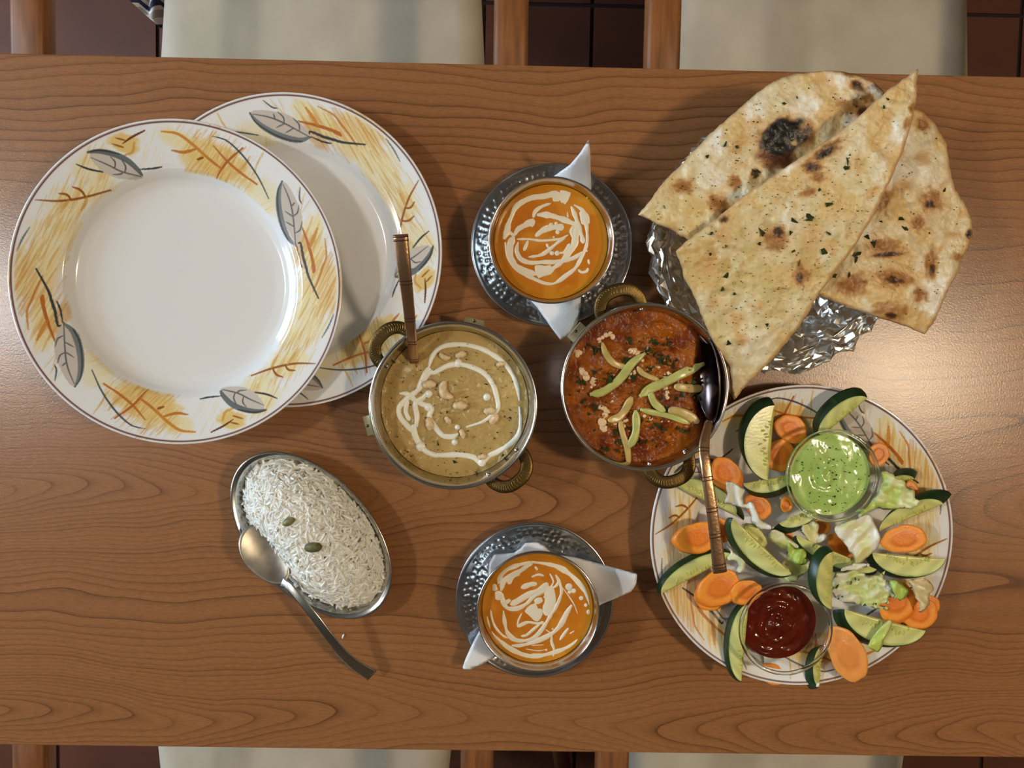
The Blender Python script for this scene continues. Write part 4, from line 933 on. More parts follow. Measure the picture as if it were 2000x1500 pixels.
def copper_spoon(path_px, widths, bands, bowl, label):
    p = np.array([P(a, b, h) for a, b, h in path_px]); p = catmull(p, 8); t = np.linspace(0, 1, len(p))
    root = empty('copper_spoon', p[0], label, 'spoon', 'copper serving spoons')
    wd = np.interp(t, np.linspace(0, 1, len(widths)), widths)
    V, F = sweep(p, wd, np.maximum(.0038, wd * .42), 14, power=3.2); mk('handle', V, F, COPPER, root)
    pp, T, S, U = frame_path(p); L = np.r_[0, np.cumsum(np.linalg.norm(np.diff(p, axis=0), axis=1))]; L /= L[-1]
    for b in bands:
        for db in (-0.011, 0.011):
            s = b + db; c = np.array([np.interp(s, L, p[:, k]) for k in range(3)]); i = int(np.argmin(np.abs(L - s))); w0 = np.interp(s, L, wd)
            V, F = sweep([c - T[i] * .0004, c + T[i] * .0004], w0 * 1.02, np.maximum(.0038, w0 * .42) * 1.04, 14, up=U[i], power=3.2); mk('groove', V, F, COPPER_DARK, root)
    V, F = spoon_bowl(*bowl[:5]); mk('spoon_bowl', V, F, bowl[6] if len(bowl) > 6 else COPPER, root)
copper_spoon([(782, 458, .098), (789, 520, .091), (797, 590, .078), (803, 650, .063), (808, 700, .041), (812, 716, .0345)], [.0114, .0105, .0092, .0084, .0080, .0070], [.025, .30, .56, .75, .93],
             (P(862, 850, .012), P(813, 722, .033), (0.3, -.2, 1), .034, .008), 'copper spoon with grooved bamboo-style handle standing in the korma')
copper_spoon([(1406, 1117, .060), (1399, 1060, .063), (1389, 985, .066), (1379, 915, .066), (1375, 870, .061), (1385, 822, .052)], [.0118, .0100, .0092, .0088, .0088, .0062], [.045, .25, .42, .62, .80],
             (P(1366, 652, .043), P(1387, 828, .0510), (-.93, 0, .36), .036, .010, .0012, BOWL_DARK), 'copper spoon with grooved handle leaning from the red curry over the salad plate')

# ------------------------------------------------------------------ rice dish
RA, RB = 0.0845, 0.0515; RANG = math.radians(-47.6); RC = P(607.5, 1047.5, 0.022); ro3 = np.array([RC[0], RC[1], TZ + .0003])
prof = [(.001, .0022), (.62, .0022), (.74, .004), (.84, .009), (.91, .015), (.945, .0192), (.96, .0202), (.985, .0208), (1.0, .0214), (1.012, .0208), (1.012, .0196), (.985, .0192), (.95, .0182), (.90, .0136), (.83, .0072), (.74, .002), (.62, 0), (.001, 0)]
V, F = lathe(prof, 160); V[:, 0] *= RA; V[:, 1] *= RB; V = V @ rotz(RANG).T + ro3
mk('oval_dish', V, F, STEEL, label='oval stainless steel dish heaped with white rice', cat='dish')
def rice_h(u, v):          # u,v in dish axes (m)
    q = np.sqrt((u / (RA * .925)) ** 2 + ((v - .0015) / (RB * .875)) ** 2)
    sp = np.exp(-(((u + .014) / .03) ** 2 + ((v + .036) / .014) ** 2))
    return 0.006 + 0.036 * np.clip(1 - q ** 2.2, 0, 1) ** .62 * (1 - .55 * sp)
n, m = 60, 22; rr = np.linspace(.02, .97, m); t = np.arange(n) * 2 * math.pi / n
U = (rr[:, None] * np.cos(t) * RA * .925).ravel(); W_ = (rr[:, None] * np.sin(t) * RB * .875 + .0015).ravel(); Vm = np.stack([U, W_, rice_h(U, W_) - .0016], -1)
Fm = gridfaces(m, n)[:, ::-1].tolist() + [list(range(n))]
rg = np.random.default_rng(12); parts = [(Vm, Fm, np.tile([240, 236, 224], (len(Vm), 1)))]
G = 3000; ns = 6; nk = 6
q = np.sqrt(rg.random(G)) * .965; th = rg.random(G) * 2 * math.pi
gu = q * np.cos(th) * RA * .9255; gv = q * np.sin(th) * RB * .88 + .0015
e = 1e-3; hx = (rice_h(gu + e, gv) - rice_h(gu - e, gv)) / (2 * e); hy = (rice_h(gu, gv + e) - rice_h(gu, gv - e)) / (2 * e)
hx = np.clip(hx, -1.5, 1.5); hy = np.clip(hy, -1.5, 1.5)
nrm = np.stack([-hx, -hy, np.ones(G)], -1); nrm /= np.linalg.norm(nrm, axis=1)[:, None]
az = rg.random(G) * 2 * math.pi; d0 = np.stack([np.cos(az), np.sin(az), rg.normal(0, .28, G)], -1)
tn = d0 - nrm * (d0 * nrm).sum(1)[:, None] + nrm * rg.normal(0, .22, G)[:, None]; tn /= np.linalg.norm(tn, axis=1)[:, None]
sd = np.cross(nrm, tn); sd /= np.linalg.norm(sd, axis=1)[:, None]; up = np.cross(tn, sd)
ln = rg.uniform(.0080, .0118, G); bd = rg.normal(0, .13, G); rad = rg.uniform(.0012, .00148, G)
s = np.linspace(-1, 1, ns + 1); pr = np.sqrt(np.clip(1 - np.abs(s) ** 3, .06, 1)); ak = np.arange(nk) * 2 * math.pi / nk
ctr = np.stack([gu, gv, rice_h(gu, gv) + rg.uniform(-.0002, .0026, G)], -1)
axis = ctr[:, None] + tn[:, None] * (s[None] * ln[:, None] / 2)[..., None] + sd[:, None] * ((1 - s[None] ** 2) * bd[:, None] * ln[:, None])[..., None]
VG = axis[:, :, None] + (sd[:, None, None] * np.cos(ak)[None, None, :, None] + up[:, None, None] * np.sin(ak)[None, None, :, None]) * (rad[:, None] * pr[None])[:, :, None, None]
VG = VG.reshape(-1, 3); per = (ns + 1) * nk; f1 = gridfaces(ns + 1, nk); FG = (f1[None] + (np.arange(G) * per)[:, None, None]).reshape(-1, 4)
CG = np.repeat(np.clip(np.array([250, 247, 238]) * rg.uniform(.93, 1.03, G)[:, None] * np.array([1, 1, 1]) - np.array([0, 1, 6]) * rg.uniform(0, 2, G)[:, None], 0, 255), per, 0)
nm = len(Vm); Vr = np.vstack([Vm, VG]) @ rotz(RANG).T + ro3
Fr = np.vstack([np.array([f for f in Fm if len(f) == 4]), FG + nm])
mk('cooked_rice', Vr, Fr, vmat('rice_grain', rough=0.35, sss=0.08), label='mound of long white rice grains in the oval dish', cat='rice', kind='stuff', col=np.vstack([np.tile([240, 236, 224], (nm, 1)), CG]))
def rice_top(px, py):
    h = 0.03
    for _ in range(6):
        w_ = P(px, py, h) - ro3; l = rotz(-RANG) @ np.array([w_[0], w_[1], 0]); h = float(rice_h(l[0], l[1])) + .0006
    return h
def pod(px, py, L, ang, rgb, label):
    h = rice_top(px, py) + .0034; c = P(px, py, h); t = np.linspace(-1, 1, 15); x = t * L / 2
    path = np.stack([x, 0 * x, .0004 * np.sin(t * 3)], -1) @ rotz(ang).T + c
    wd = L * .56 * np.sqrt(np.clip(1 - np.abs(t) ** 2.3, .01, 1)); V, F = sweep(path, wd, wd * .8, 14)
    an = (np.arange(len(V)) % 14) * 2 * math.pi / 14; V = V + 0
    mk('cardamom_pod', V, F, mat('cardamom', rgb, rough=0.5, vary=(300, .4, (1, 1, 1)), bump=(600, .5, .001, 3)), label=label, cat='spice', group='cardamom pods on the rice')
pod(420 + 440 / 3.061, 860 + 487 / 3.061, .0115, math.radians(28), (128, 124, 72), 'small pale green cardamom pod on the far part of the rice')
pod(420 + 587 / 3.061, 860 + 640 / 3.061, .0150, math.radians(8), (92, 90, 44), 'larger dark green cardamom pod on the middle of the rice')
k8 = crop(420, 860, 3.061)
pth = [(400, 846, .0295), (450, 880, .0335), (520, 965, .0365), (600, 1062, .0365), (680, 1170, .033), (760, 1270, .027), (850, 1350, .020), (938, 1405, .013)]
p = catmull(np.array([P(*k8([(a, b)])[0], h) for a, b, h in pth]), 8); t = np.linspace(0, 1, len(p))
SMEAR = mat('spoon_smeared', (176, 170, 158), metal=1.0, rough=0.42, vary=(90, .25, (1, 1, 1)))
root = empty('serving_spoon', p[-1], 'stainless steel spoon resting in the rice dish', 'spoon')
V, F = sweep(p, np.interp(t, [0, .08, .3, .7, 1], [.0088, .0068, .0066, .0088, .0118]), .0017, 12, power=4); mk('handle', V, F, STEEL_DARK, root)
V, F = spoon_bowl(P(*k8([(196, 515)])[0], .026), P(*k8([(412, 856)])[0], .0295), (.3, .15, 1), .034, .0045, .001); mk('spoon_bowl', V, F, SMEAR, root)
# stray grain on the table
c = P(420 + 768 / 3.061, 860 + 1172 / 3.061, .0009); V, F = sweep(np.array([c + rotz(1.2) @ np.array([a, .0004 * (1 - (a / .003) ** 2), 0]) for a in np.linspace(-.0022, .0022, 7)]), [.0005, .0013, .0016, .0017, .0016, .0013, .0005], .0014, 8)
mk('rice_grain', V, F, mat('stray_rice', (240, 236, 226), rough=.4), label='single white rice grain lying on the table by the spoon handle', cat='rice')

# ------------------------------------------------------------------ bread basket
BC = P(1520, 478, .042); bo3 = np.array([BC[0], BC[1], TZ + .0003]); BRX = 0.1015
root = empty('bread_basket', bo3, 'round bread basket lined with crumpled foil under the flatbreads', 'basket')
V, F = lathe([(.001, .002), (.06, .002), (.078, .010), (.088, .027), (.090, .034), (.0915, .034), (.0895, .026), (.0795, .008), (.061, 0), (.001, 0)], 72); mk('basket_shell', V + bo3, F, STEEL, root)
fr_ = np.random.default_rng(3)
def crumple(nr, nc, radial, heights, amp):
    V = []
    t = np.arange(nc) * 2 * math.pi / nc
    for i in range(nr):
        r = radial[i]; tt = t + (i % 2) * math.pi / nc + fr_.uniform(-.35, .35, nc) * 2 * math.pi / nc
        rr = r + fr_.uniform(-1, 1, nc) * amp * (0.4 if i in (0,) else 1); z = heights[i] + fr_.uniform(-1, 1, nc) * amp * .9
        rr = rr * (1 - .05 * np.exp(-((((tt - math.radians(226)) + math.pi) % (2 * math.pi) - math.pi) / .45) ** 2))
        V.append(np.stack([rr * np.cos(tt), rr * np.sin(tt), np.maximum(z, .0045)], -1))
    V = np.vstack(V); q = gridfaces(nr, nc)[:, ::-1]; F = []
    for f in q.tolist():
        if fr_.random() < .5: F += [[f[0], f[1], f[2]], [f[0], f[2], f[3]]]
        else: F += [[f[0], f[1], f[3]], [f[1], f[2], f[3]]]
    return V, F
rad_ = np.r_[np.linspace(.0015, .06, 7), np.linspace(.066, .084, 5), np.linspace(.088, .1005, 5), [.1035, .1045, .1035, .1015]]
hei_ = np.r_[np.full(7, .010), np.linspace(.012, .027, 5), np.linspace(.031, .0415, 5), [.0415, .038, .032, .025]]
idx_ = np.linspace(0, len(rad_) - 1, 40); rad_ = np.interp(idx_, np.arange(len(rad_)), rad_); hei_ = np.interp(idx_, np.arange(len(hei_)), hei_)
V, F = crumple(40, 150, rad_, hei_, .0012)
V += (np.stack([fbm(V[:, 0] * 110 + q, V[:, 1] * 110 + V[:, 2] * 60, 60 + q, 2) for q in range(3)], -1) - .5) * .010 * sstep(.03, .06, np.hypot(V[:, 0], V[:, 1]))[:, None]; V[:, 2] = np.maximum(V[:, 2], .0045); mk('foil_lining', V + bo3, F, FOIL, root, smooth=False)
# loose foil flap folded out at the left
fp = [(1282, 462, .038), (1296, 500, .040), (1290, 540, .038), (1284, 560, .034), (1266, 533, .026), (1272, 500, .028), (1278, 478, .032)]
V = np.array([P(*a) for a in fp]); cn = V.mean(0) + np.array([0, 0, .003]); V = np.vstack([V, cn, V - np.array([0, 0, .0012]), cn - np.array([0, 0, .0012])]); F = [[i, (i + 1) % 7, 7] for i in range(7)] + [[8 + (i + 1) % 7, 8 + i, 15] for i in range(7)] + [[(i + 1) % 7, i, 8 + i, 8 + (i + 1) % 7] for i in range(7)]
mk('foil_flap', V, F, FOIL, root, smooth=False)

# ------------------------------------------------------------------ flatbreads
kA = crop(1230, 130, 4.546); kU = crop(1560, 120, 4.411); kL = crop(1250, 420, 4.168); kR = crop(1560, 420, 4.411)
oA = [(1246, 420), (1270, 390), (1300, 352), (1340, 310), (1380, 268), (1420, 232), (1460, 196), (1500, 165), (1530, 150), (1560, 143), (1600, 138), (1640, 138), (1680, 148), (1708, 162), (1732, 186), (1728, 215), (1700, 250), (1640, 320), (1560, 400), (1480, 450), (1400, 480), (1345, 470), (1310, 448), (1276, 434)]
oB = [(1793, 134), (1790, 190), (1782, 235), (1768, 285), (1740, 350), (1704, 425), (1670, 480), (1640, 520), (1600, 575), (1560, 640), (1500, 712), (1460, 750), (1434, 782), (1426, 760), (1423, 715), (1404, 690), (1380, 640), (1356, 580), (1338, 545), (1324, 500), (1320, 490), (1345, 468), (1400, 425), (1450, 385), (1500, 350), (1560, 308), (1610, 278), (1650, 250), (1690, 215), (1730, 180), (1762, 156)]
oC = [(1780, 210), (1800, 216), (1830, 245), (1848, 280), (1856, 330), (1866, 370), (1884, 395), (1898, 430), (1899, 462), (1888, 490), (1876, 512), (1872, 530), (1856, 560), (1840, 592), (1830, 622), (1806, 652), (1775, 640), (1720, 622), (1660, 602), (1592, 576), (1560, 560), (1580, 500), (1640, 400), (1700, 300), (1740, 240)]
def bread_canvas(x0, y0, x1, y1, seed):
    C = Canvas(x0 - 10, y0 - 10, x1 + 10, y1 + 10, 1.0, (226, 208, 166)); X, Y = C.grid()
    a = fbm(X / 70, Y / 70, seed, 4)[..., None]; C.a = C.a * (1 - sstep(.5, .72, a)) + np.array([240, 232, 212]) * sstep(.5, .72, a)
    b = fbm(X / 45 + 7, Y / 45, seed + 3, 4)[..., None]; f = sstep(.47, .66, b) * .85; C.a = C.a * (1 - f) + np.array([216, 180, 116]) * f
    g = fbm(X / 7, Y / 7, seed + 6, 3)[..., None]; C.a = C.a * (.93 + .14 * g)
    return C, X, Y
def spots(C, k, lst, seed):
    for i, (x, y, rx, ry, lv, ang) in enumerate(lst):
        px, py = k([(x, y)])[0]; s = k([(x + 1, y)])[0][0] - px; rx *= s * 1.15; ry *= s * 1.15
        tan, brn, dk = (208, 162, 98), (152, 98, 44), (58, 34, 18)
        C.blob(px, py, rx * 1.25, ry * 1.25, tan, .8, ang, .8, .35, seed + i)
        if lv > 0: C.blob(px, py, rx * .95, ry * .95, brn, .9, ang, .5, .5, seed + i + 50, 2.6)
        if lv > 1: C.blob(px, py, rx * .72, ry * .72, dk, .9, ang, .45, .6, seed + i + 90, 2.6)
        if lv > 2: C.blob(px, py, rx * .8, ry * .8, (26, 20, 18), .95, ang, .35, .4, seed + i + 120)
def bread(outline, C, hf, seed, label, bumps, flks, res=2.8):
    V, F, Q, d = sheet(outline, lambda x, y: hf(x, y) + bumps(x, y), .0052, res, 9.0, 0, 2.2, seed)
    col = C.sample(Q[:, 0], Q[:, 1]); e = sstep(9, 1, d + 8 * (fbm(Q[:, 0] / 30, Q[:, 1] / 30, seed, 3) - .5))[:, None] * .6
    col = col * (1 - e) + np.array([208, 160, 104]) * e
    root = empty('flatbread', V.mean(0) * [1, 1, 0] + np.array([0, 0, V[:, 2].min()]), label, 'bread', 'flatbread pieces in the basket')
    mk('crumb', V, F, NAAN, root, col=np.clip(col, 0, 255))
    flakes('herb_flakes', flks, lambda x, y: hf(x, y) + bumps(x, y) + .0026, root, .0016, HERB, seed, .3)
def scatter(outline, n, seed, w=None, small=.35):
    r = random.Random(seed); p = np.array(outline); out = []
    while len(out) < n:
        x = r.uniform(p[:, 0].min(), p[:, 0].max()); y = r.uniform(p[:, 1].min(), p[:, 1].max())
        if not inside(p, np.array([x]), np.array([y]))[0] or seg_dist(p, np.array([x]), np.array([y]))[0] < 8: continue
        if w and r.random() > w(x, y): continue
        out.append((x, y, small * r.uniform(.5, 1.6)))
    return out
def hA(x, y): t = ((x - 1246) * .86 - (y - 420) * .5) / 560; return .061 + .016 * np.clip(t, 0, 1)
def hB(x, y):
    t = ((x - 1793) * -362 + (y - 134) * 648) / (362 ** 2 + 648 ** 2); return np.interp(t, [0, .25, .5, .75, 1.0], [.101, .094, .083, .068, .046])
def hC(x, y):
    t = ((x - 1640) * .9 + (y - 450) * .1) / 250; return .067 - .012 * np.clip(t, 0, 1) ** 2 - .006 * sstep(560, 650, y)
def bmp(seed, a1, a2): return lambda x, y: a1 * (fbm(np.asarray(x) / 60, np.asarray(y) / 60, seed, 3) - .5) + a2 * (fbm(np.asarray(x) / 17, np.asarray(y) / 17, seed + 4, 3) - .5)
C, X, Y = bread_canvas(1240, 130, 1740, 490, 3)
f = (sstep(1480, 1260, X) * .7 * fbm(X / 40, Y / 40, 5, 3))[..., None]; C.a = C.a * (1 - f) + np.array([212, 184, 112]) * f
spots(C, kA, [(1310, 690, 170, 170, 2, .6), (1340, 570, 150, 95, 3, -.5), (1310, 800, 130, 80, 2, .2), (480, 1060, 85, 60, 1, 0), (940, 1030, 50, 65, 1, 0), (1125, 490, 55, 35, 0, -.4), (1010, 660, 60, 45, 0, -.4), (1010, 870, 28, 26, 0, 0), (790, 1220, 90, 70, 1, .5), (1110, 950, 40, 50, 2, .2), (1700, 110, 50, 40, 0, 0), (1600, 600, 60, 100, 1, .2), (850, 1300, 40, 40, 2, 0)], 3)
spots(C, kU, [(510, 210, 70, 45, 2, .4), (430, 105, 60, 24, 2, .3), (470, 390, 140, 60, 1, .1), (560, 440, 60, 70, 2, .2), (600, 320, 60, 50, 1, .4), (300, 460, 90, 50, 0, -.3), (200, 150, 50, 40, 0, 0), (60, 620, 60, 90, 2, .4)], 33)
C.blob(1522, 308, 44, 26, (96, 54, 26), .9, .2, .5, .5, 71, 2.6); C.blob(1527, 268, 50, 33, (24, 20, 20), .97, -.55, .3, .35, 72); C.blob(1552, 280, 7, 6, (206, 160, 100), .9, 0, .5, .2, 73)
fa = scatter(oA, 150, 2, lambda x, y: 1.0 if x < 1480 else .35) + [(1416, 283, 2.0), (1381, 306, 1.4), (1439, 287, 1.4), (1532, 202, 1.4), (1480, 335, 1.6), (1470, 345, 1.8)]
bread(oA, C, hA, 3, 'flatbread half with a large black char spot, lowest at the far left of the basket', bmp(3, .007, .0030), fa)
C, X, Y = bread_canvas(1560, 205, 1905, 655, 13)
spots(C, kR, [(740, 270, 140, 60, 1, .1), (760, 340, 150, 26, 2, -.1), (820, 540, 150, 70, 1, .1), (820, 560, 90, 40, 2, .1), (1140, 410, 50, 130, 1, .1), (1150, 470, 30, 70, 2, 0), (460, 590, 120, 90, 1, -.3), (1050, 690, 60, 60, 1, 0), (780, 830, 130, 70, 1, 0), (790, 870, 60, 35, 2, 0), (1030, 70, 50, 70, 1, 0), (1470, 165, 30, 45, 3, .3), (1370, 360, 40, 30, 1, 0), (750, 650, 35, 30, 0, 0), (1215, 295, 30, 25, 0, 0), (1330, 170, 50, 20, 0, 0)], 13)
spots(C, kU, [(1150, 1200, 90, 95, 1, 0), (1130, 1230, 50, 50, 2, 0), (910, 1080, 55, 50, 0, 0), (1070, 830, 65, 50, 0, -.2), (1070, 540, 50, 60, 1, 0), (1030, 1390, 45, 60, 1, 0), (730, 1200, 110, 50, 1, -.9), (860, 780, 40, 60, 0, 0), (1400, 1310, 30, 30, 0, 0), (1260, 680, 24, 40, 0, 0)], 43)  # slanted brown spot along the long bread's edge has its shadow painted in
fc = scatter(oC, 60, 6, None, .3) + [(kR([q])[0][0], kR([q])[0][1], s) for q, s in [((910, 115), 2.6), ((640, 255), 2.4), ((505, 340), 2.2), ((495, 385), 2.2), ((700, 60), 2), ((305, 520), 1.8), ((585, 185), 1.8), ((430, 515), 1.4), ((875, 35), 1.8), ((1130, 155), 1)]] + [(1560 + 1250 / 4.411, 120 + 1095 / 4.411, 2.0)]
bread(oC, C, hC, 13, 'flatbread piece with many brown blisters at the right of the basket', bmp(17, .009, .0038), fc)
C, X, Y = bread_canvas(1310, 130, 1800, 790, 23)
f = (sstep(300, 520, Y) * .75 * fbm(X / 50 + 2, Y / 50, 15, 3))[..., None]; C.a = C.a * (1 - f) + np.array([206, 176, 106]) * f
f = (sstep(.56, .68, fbm(X / 30, Y / 30, 77, 3)) * .35 * sstep(250, 450, Y) * sstep(720, 600, Y))[..., None]; C.a = C.a * (1 - f) + np.array([186, 160, 84]) * f
spots(C, kU, [(240, 770, 140, 60, 2, -.6), (230, 790, 90, 30, 3, -.6), (120, 910, 90, 50, 2, .1), (170, 1000, 60, 40, 1, 0), (80, 1130, 75, 32, 1, -.3), (750, 490, 30, 36, 0, 0), (975, 400, 24, 45, 1, .3), (930, 530, 24, 50, 1, .3), (640, 1130, 70, 30, 0, -.6), (160, 720, 150, 30, 0, -.6)], 23)
spots(C, kL, [(1110, 190, 85, 90, 1, .3), (1130, 140, 50, 50, 2, .3), (1390, 170, 60, 90, 0, 0), (1310, 490, 65, 85, 1, 0), (1300, 510, 32, 50, 2, 0), (690, 160, 55, 70, 0, 0), (680, 30, 50, 35, 2, 0), (600, 720, 30, 40, 0, 0), (820, 1020, 50, 45, 0, 0), (800, 840, 50, 50, 0, 0), (590, 390, 80, 80, 0, .5), (1560, 250, 50, 50, 0, 0), (950, 740, 60, 40, 0, 0)], 53)
fb = scatter(oB, 420, 9, lambda x, y: .25 + .75 * float(sstep(250, 420, y) * sstep(760, 560, y)), .26) + [(kL([q])[0][0], kL([q])[0][1], s) for q, s in [((990, 130), 2.6), ((1250, 45), 2.2), ((1380, 15), 3.0), ((965, 230), 2.0), ((1225, 140), 1.8), ((1250, 310), 2.0), ((1300, 390), 1.8), ((685, 258), 1.8), ((700, 495), 2.6), ((725, 1040), 2.6), ((585, 150), 1.4), ((665, 605), 1.6), ((945, 905), 1.3), ((1030, 893), 1.2), ((1495, 300), 3.0), ((570, 318), 1.2), ((770, 640), 1.4)]] + [(kU([q])[0][0], kU([q])[0][1], s) for q, s in [((410, 860), 2.4), ((405, 920), 2.4), ((420, 800), 1.6), ((765, 325), 1.2), ((730, 395), 1.2), ((265, 1230), 2.6), ((180, 1105), 1.8), ((90, 1340), 3.0), ((255, 1475), 1.8)]]
bread(oB, C, hB, 23, 'long pointed flatbread half sprinkled with herbs, topmost in the basket', bmp(29, .007, .0030), fb)

# ------------------------------------------------------------------ salad
SC = cs_
def surf(px, py):
    w_ = P(px, py, .02); return float(plate_z(min(1.0, math.hypot(w_[0] - SC[0], w_[1] - SC[1]) / PR))) + .0006
def cucumber(p0, p1, bulge, shift, h, label, T=.007, tip=(0, 0), rind=1.0):
    """bias-cut half slice: chord p0-p1, curved rind through bulge; lower face displaced by shift (pixels), so the rind shows on that side"""
    p0 = np.array(p0, float); p1 = np.array(p1, float); b = np.array(bulge, float); mid = (p0 + p1) / 2; ax = (p1 - p0) / 2; L = np.linalg.norm(ax); e = ax / L; nrm = np.array([-e[1], e[0]])
    if (b - mid) @ nrm < 0: nrm = -nrm
    W = (b - mid) @ nrm; n, m = 36, 9; th = np.linspace(0, math.pi, n)
    su = np.sin(th) ** 1.1
    def pt(u, s, hh, ins=1.0):
        q = mid + np.outer(-np.cos(th) * L * ins, e) + np.outer(su * W * u * ins, nrm) + np.array(shift) * s
        dz = np.outer(-np.cos(th), [1]).ravel() * tip[0] + su * u * tip[1]
        return P(q[:, 0], q[:, 1], hh + dz)
    bot_h = h - T
    sh = np.array(shift) * 1.0
    root = empty('cucumber_slice', P(mid[0], mid[1], bot_h), label, 'cucumber', 'cucumber slices in the salad')
    us = np.linspace(0, 1, m); rows = [pt(u, 0, h) for u in us]; V = np.vstack(rows); col = []
    rr = random.Random(int(p0[0] * 7 + p0[1]))
    for u in us:
        for t_ in th:
            edge = max(u, abs(math.cos(t_)) ** 3)
            c = np.array([204, 200, 112]) * (1 - u) + np.array([216, 220, 152]) * u
            if u > .93: c = np.array([150, 180, 90])
            c = c * (1 + .05 * math.sin(t_ * 9 + u * 5)); col.append(c)
    F = gridfaces(m, n, False)
    a = V[F[4]]; flip = np.cross(a[1] - a[0], a[2] - a[0])[2] < 0
    # chord wall and lower face
    low = [pt(u, 1, bot_h) for u in us]; Vl = np.vstack(low); k = len(V)
    Fl = gridfaces(m, n, False)[:, ::-1] + k; wall = np.array([[i, k + i, k + i + 1, i + 1] for i in range(n - 1)])
    A = np.vstack([F, Fl, wall]);
    if flip: A = A[:, ::-1]
    mk('flesh', np.vstack([V, Vl]), A.copy(), CUKE_FLESH, root, col=np.clip(np.vstack([np.array(col), np.tile([206, 208, 130], (k, 1))]), 0, 255))
    # rind: strip from upper to lower outline, bulging a little
    rows = []
    for s in np.linspace(0, 1, 6): rows.append(pt(1, s, h - T * s + .0002, 1.0 + .012 + .03 * math.sin(math.pi * s)))
    for s in np.linspace(1, 0, 3): rows.append(pt(1, s, h - T * s - .0004, .97))
    V2 = np.vstack(rows); F2 = gridfaces(len(rows), n, False); F2 = F2[:, ::-1] if not flip else F2
    mk('rind', V2, F2.copy(), CUKE_SKIN, root)
    sd_ = []
    for i in range(14):
        t_ = math.pi * (0.28 + .44 * (i + rr.uniform(-.3, .3)) / 13); u = rr.uniform(.08, .42)
        q = mid - e * math.cos(t_) * L * .9 + nrm * math.sin(t_) * W * u
        dz = -math.cos(t_) * tip[0] + math.sin(t_) ** 1.1 * u * tip[1]
        c = P(q[0], q[1], h + dz + .0001); an = math.atan2(-nrm[1], nrm[0]) + rr.uniform(-.4, .4)
        sd_.append(ellipsoid(c, (.0021, .0009, .0006), 8, 5, rotz(an)))
    V3, F3 = join(sd_); mk('seeds', V3, F3, CUKE_SEED, root)

cuc = [  # chord ends, bulge, shift of lower face, height, label
 ((1513, 792), (1500, 938), (1453, 868), (-11, -16), .034, 'upright cucumber slice with dark rind at the far left of the salad', (0, .003)),
 ((1694, 778), (1600, 856), (1628, 796), (-10, -16), .036, 'cucumber slice sticking out over the far plate rim behind the green sauce cup', (-.004, .004)),
 ((1318, 945), (1438, 1004), (1398, 950), (14, 12), .030, 'cucumber slice under the brass handle at the left plate rim', (0, 0)),
 ((1452, 944), (1548, 926), (1502, 962), (4, 10), .027, 'thin cucumber slice lying flat left of the green sauce cup', (0, 0)),
 ((1522, 1022), (1604, 984), (1585, 1018), (-14, 12), .030, 'cucumber slice tucked under the near side of the green sauce cup', (0, .002)),
 ((1432, 1012), (1546, 1120), (1452, 1082), (-12, 2), .042, 'large pale cucumber slice pointing to the red sauce cup', (0, -.002)),
 ((1292, 1160), (1432, 1086), (1340, 1100), (-8, -8), .030, 'cucumber slice at the left plate rim with its tip over the edge', (0, .002)),
 ((1462, 1180), (1448, 1330), (1424, 1250), (-10, -4), .030, 'long cucumber slice standing out over the near left plate rim', (0, 0)),
 ((1556, 1046), (1712, 1112), (1628, 1106), (-6, 9), .036, 'cucumber slice in the middle of the salad half under shredded lettuce', (0, -.002)),
 ((1628, 1078), (1624, 1190), (1594, 1130), (-16, -12), .050, 'cucumber slice with broad dark rind leaning on the red sauce cup', (.0, .006)),
 ((1704, 1079), (1846, 1092), (1768, 1126), (-14, 3), .034, 'cucumber slice with dark left end at the right plate rim', (0, 0)),
 ((1650, 1190), (1808, 1232), (1735, 1262), (-22, 2), .034, 'largest cucumber slice at the near right plate rim under carrot and lettuce', (0, 0)),
 ((1718, 1038), (1842, 984), (1790, 976), (16, -18), .035, 'cucumber slice with broad dark rind overhanging the right plate rim', (0, .003)),
 ((1738, 940), (1786, 936), (1762, 928), (6, -14), .032, 'small cucumber slice behind the green lettuce showing mostly dark rind', (0, .004)),
 ((1606, 1262), (1600, 1342), (1588, 1300), (-16, 4), .026, 'cucumber slice poking out from under the near side of the red sauce cup', (0, .004)),
]
for p0, p1, b, sh, h, lb, tp in cuc: cucumber(p0, p1, b, sh, h, lb, tip=tp)

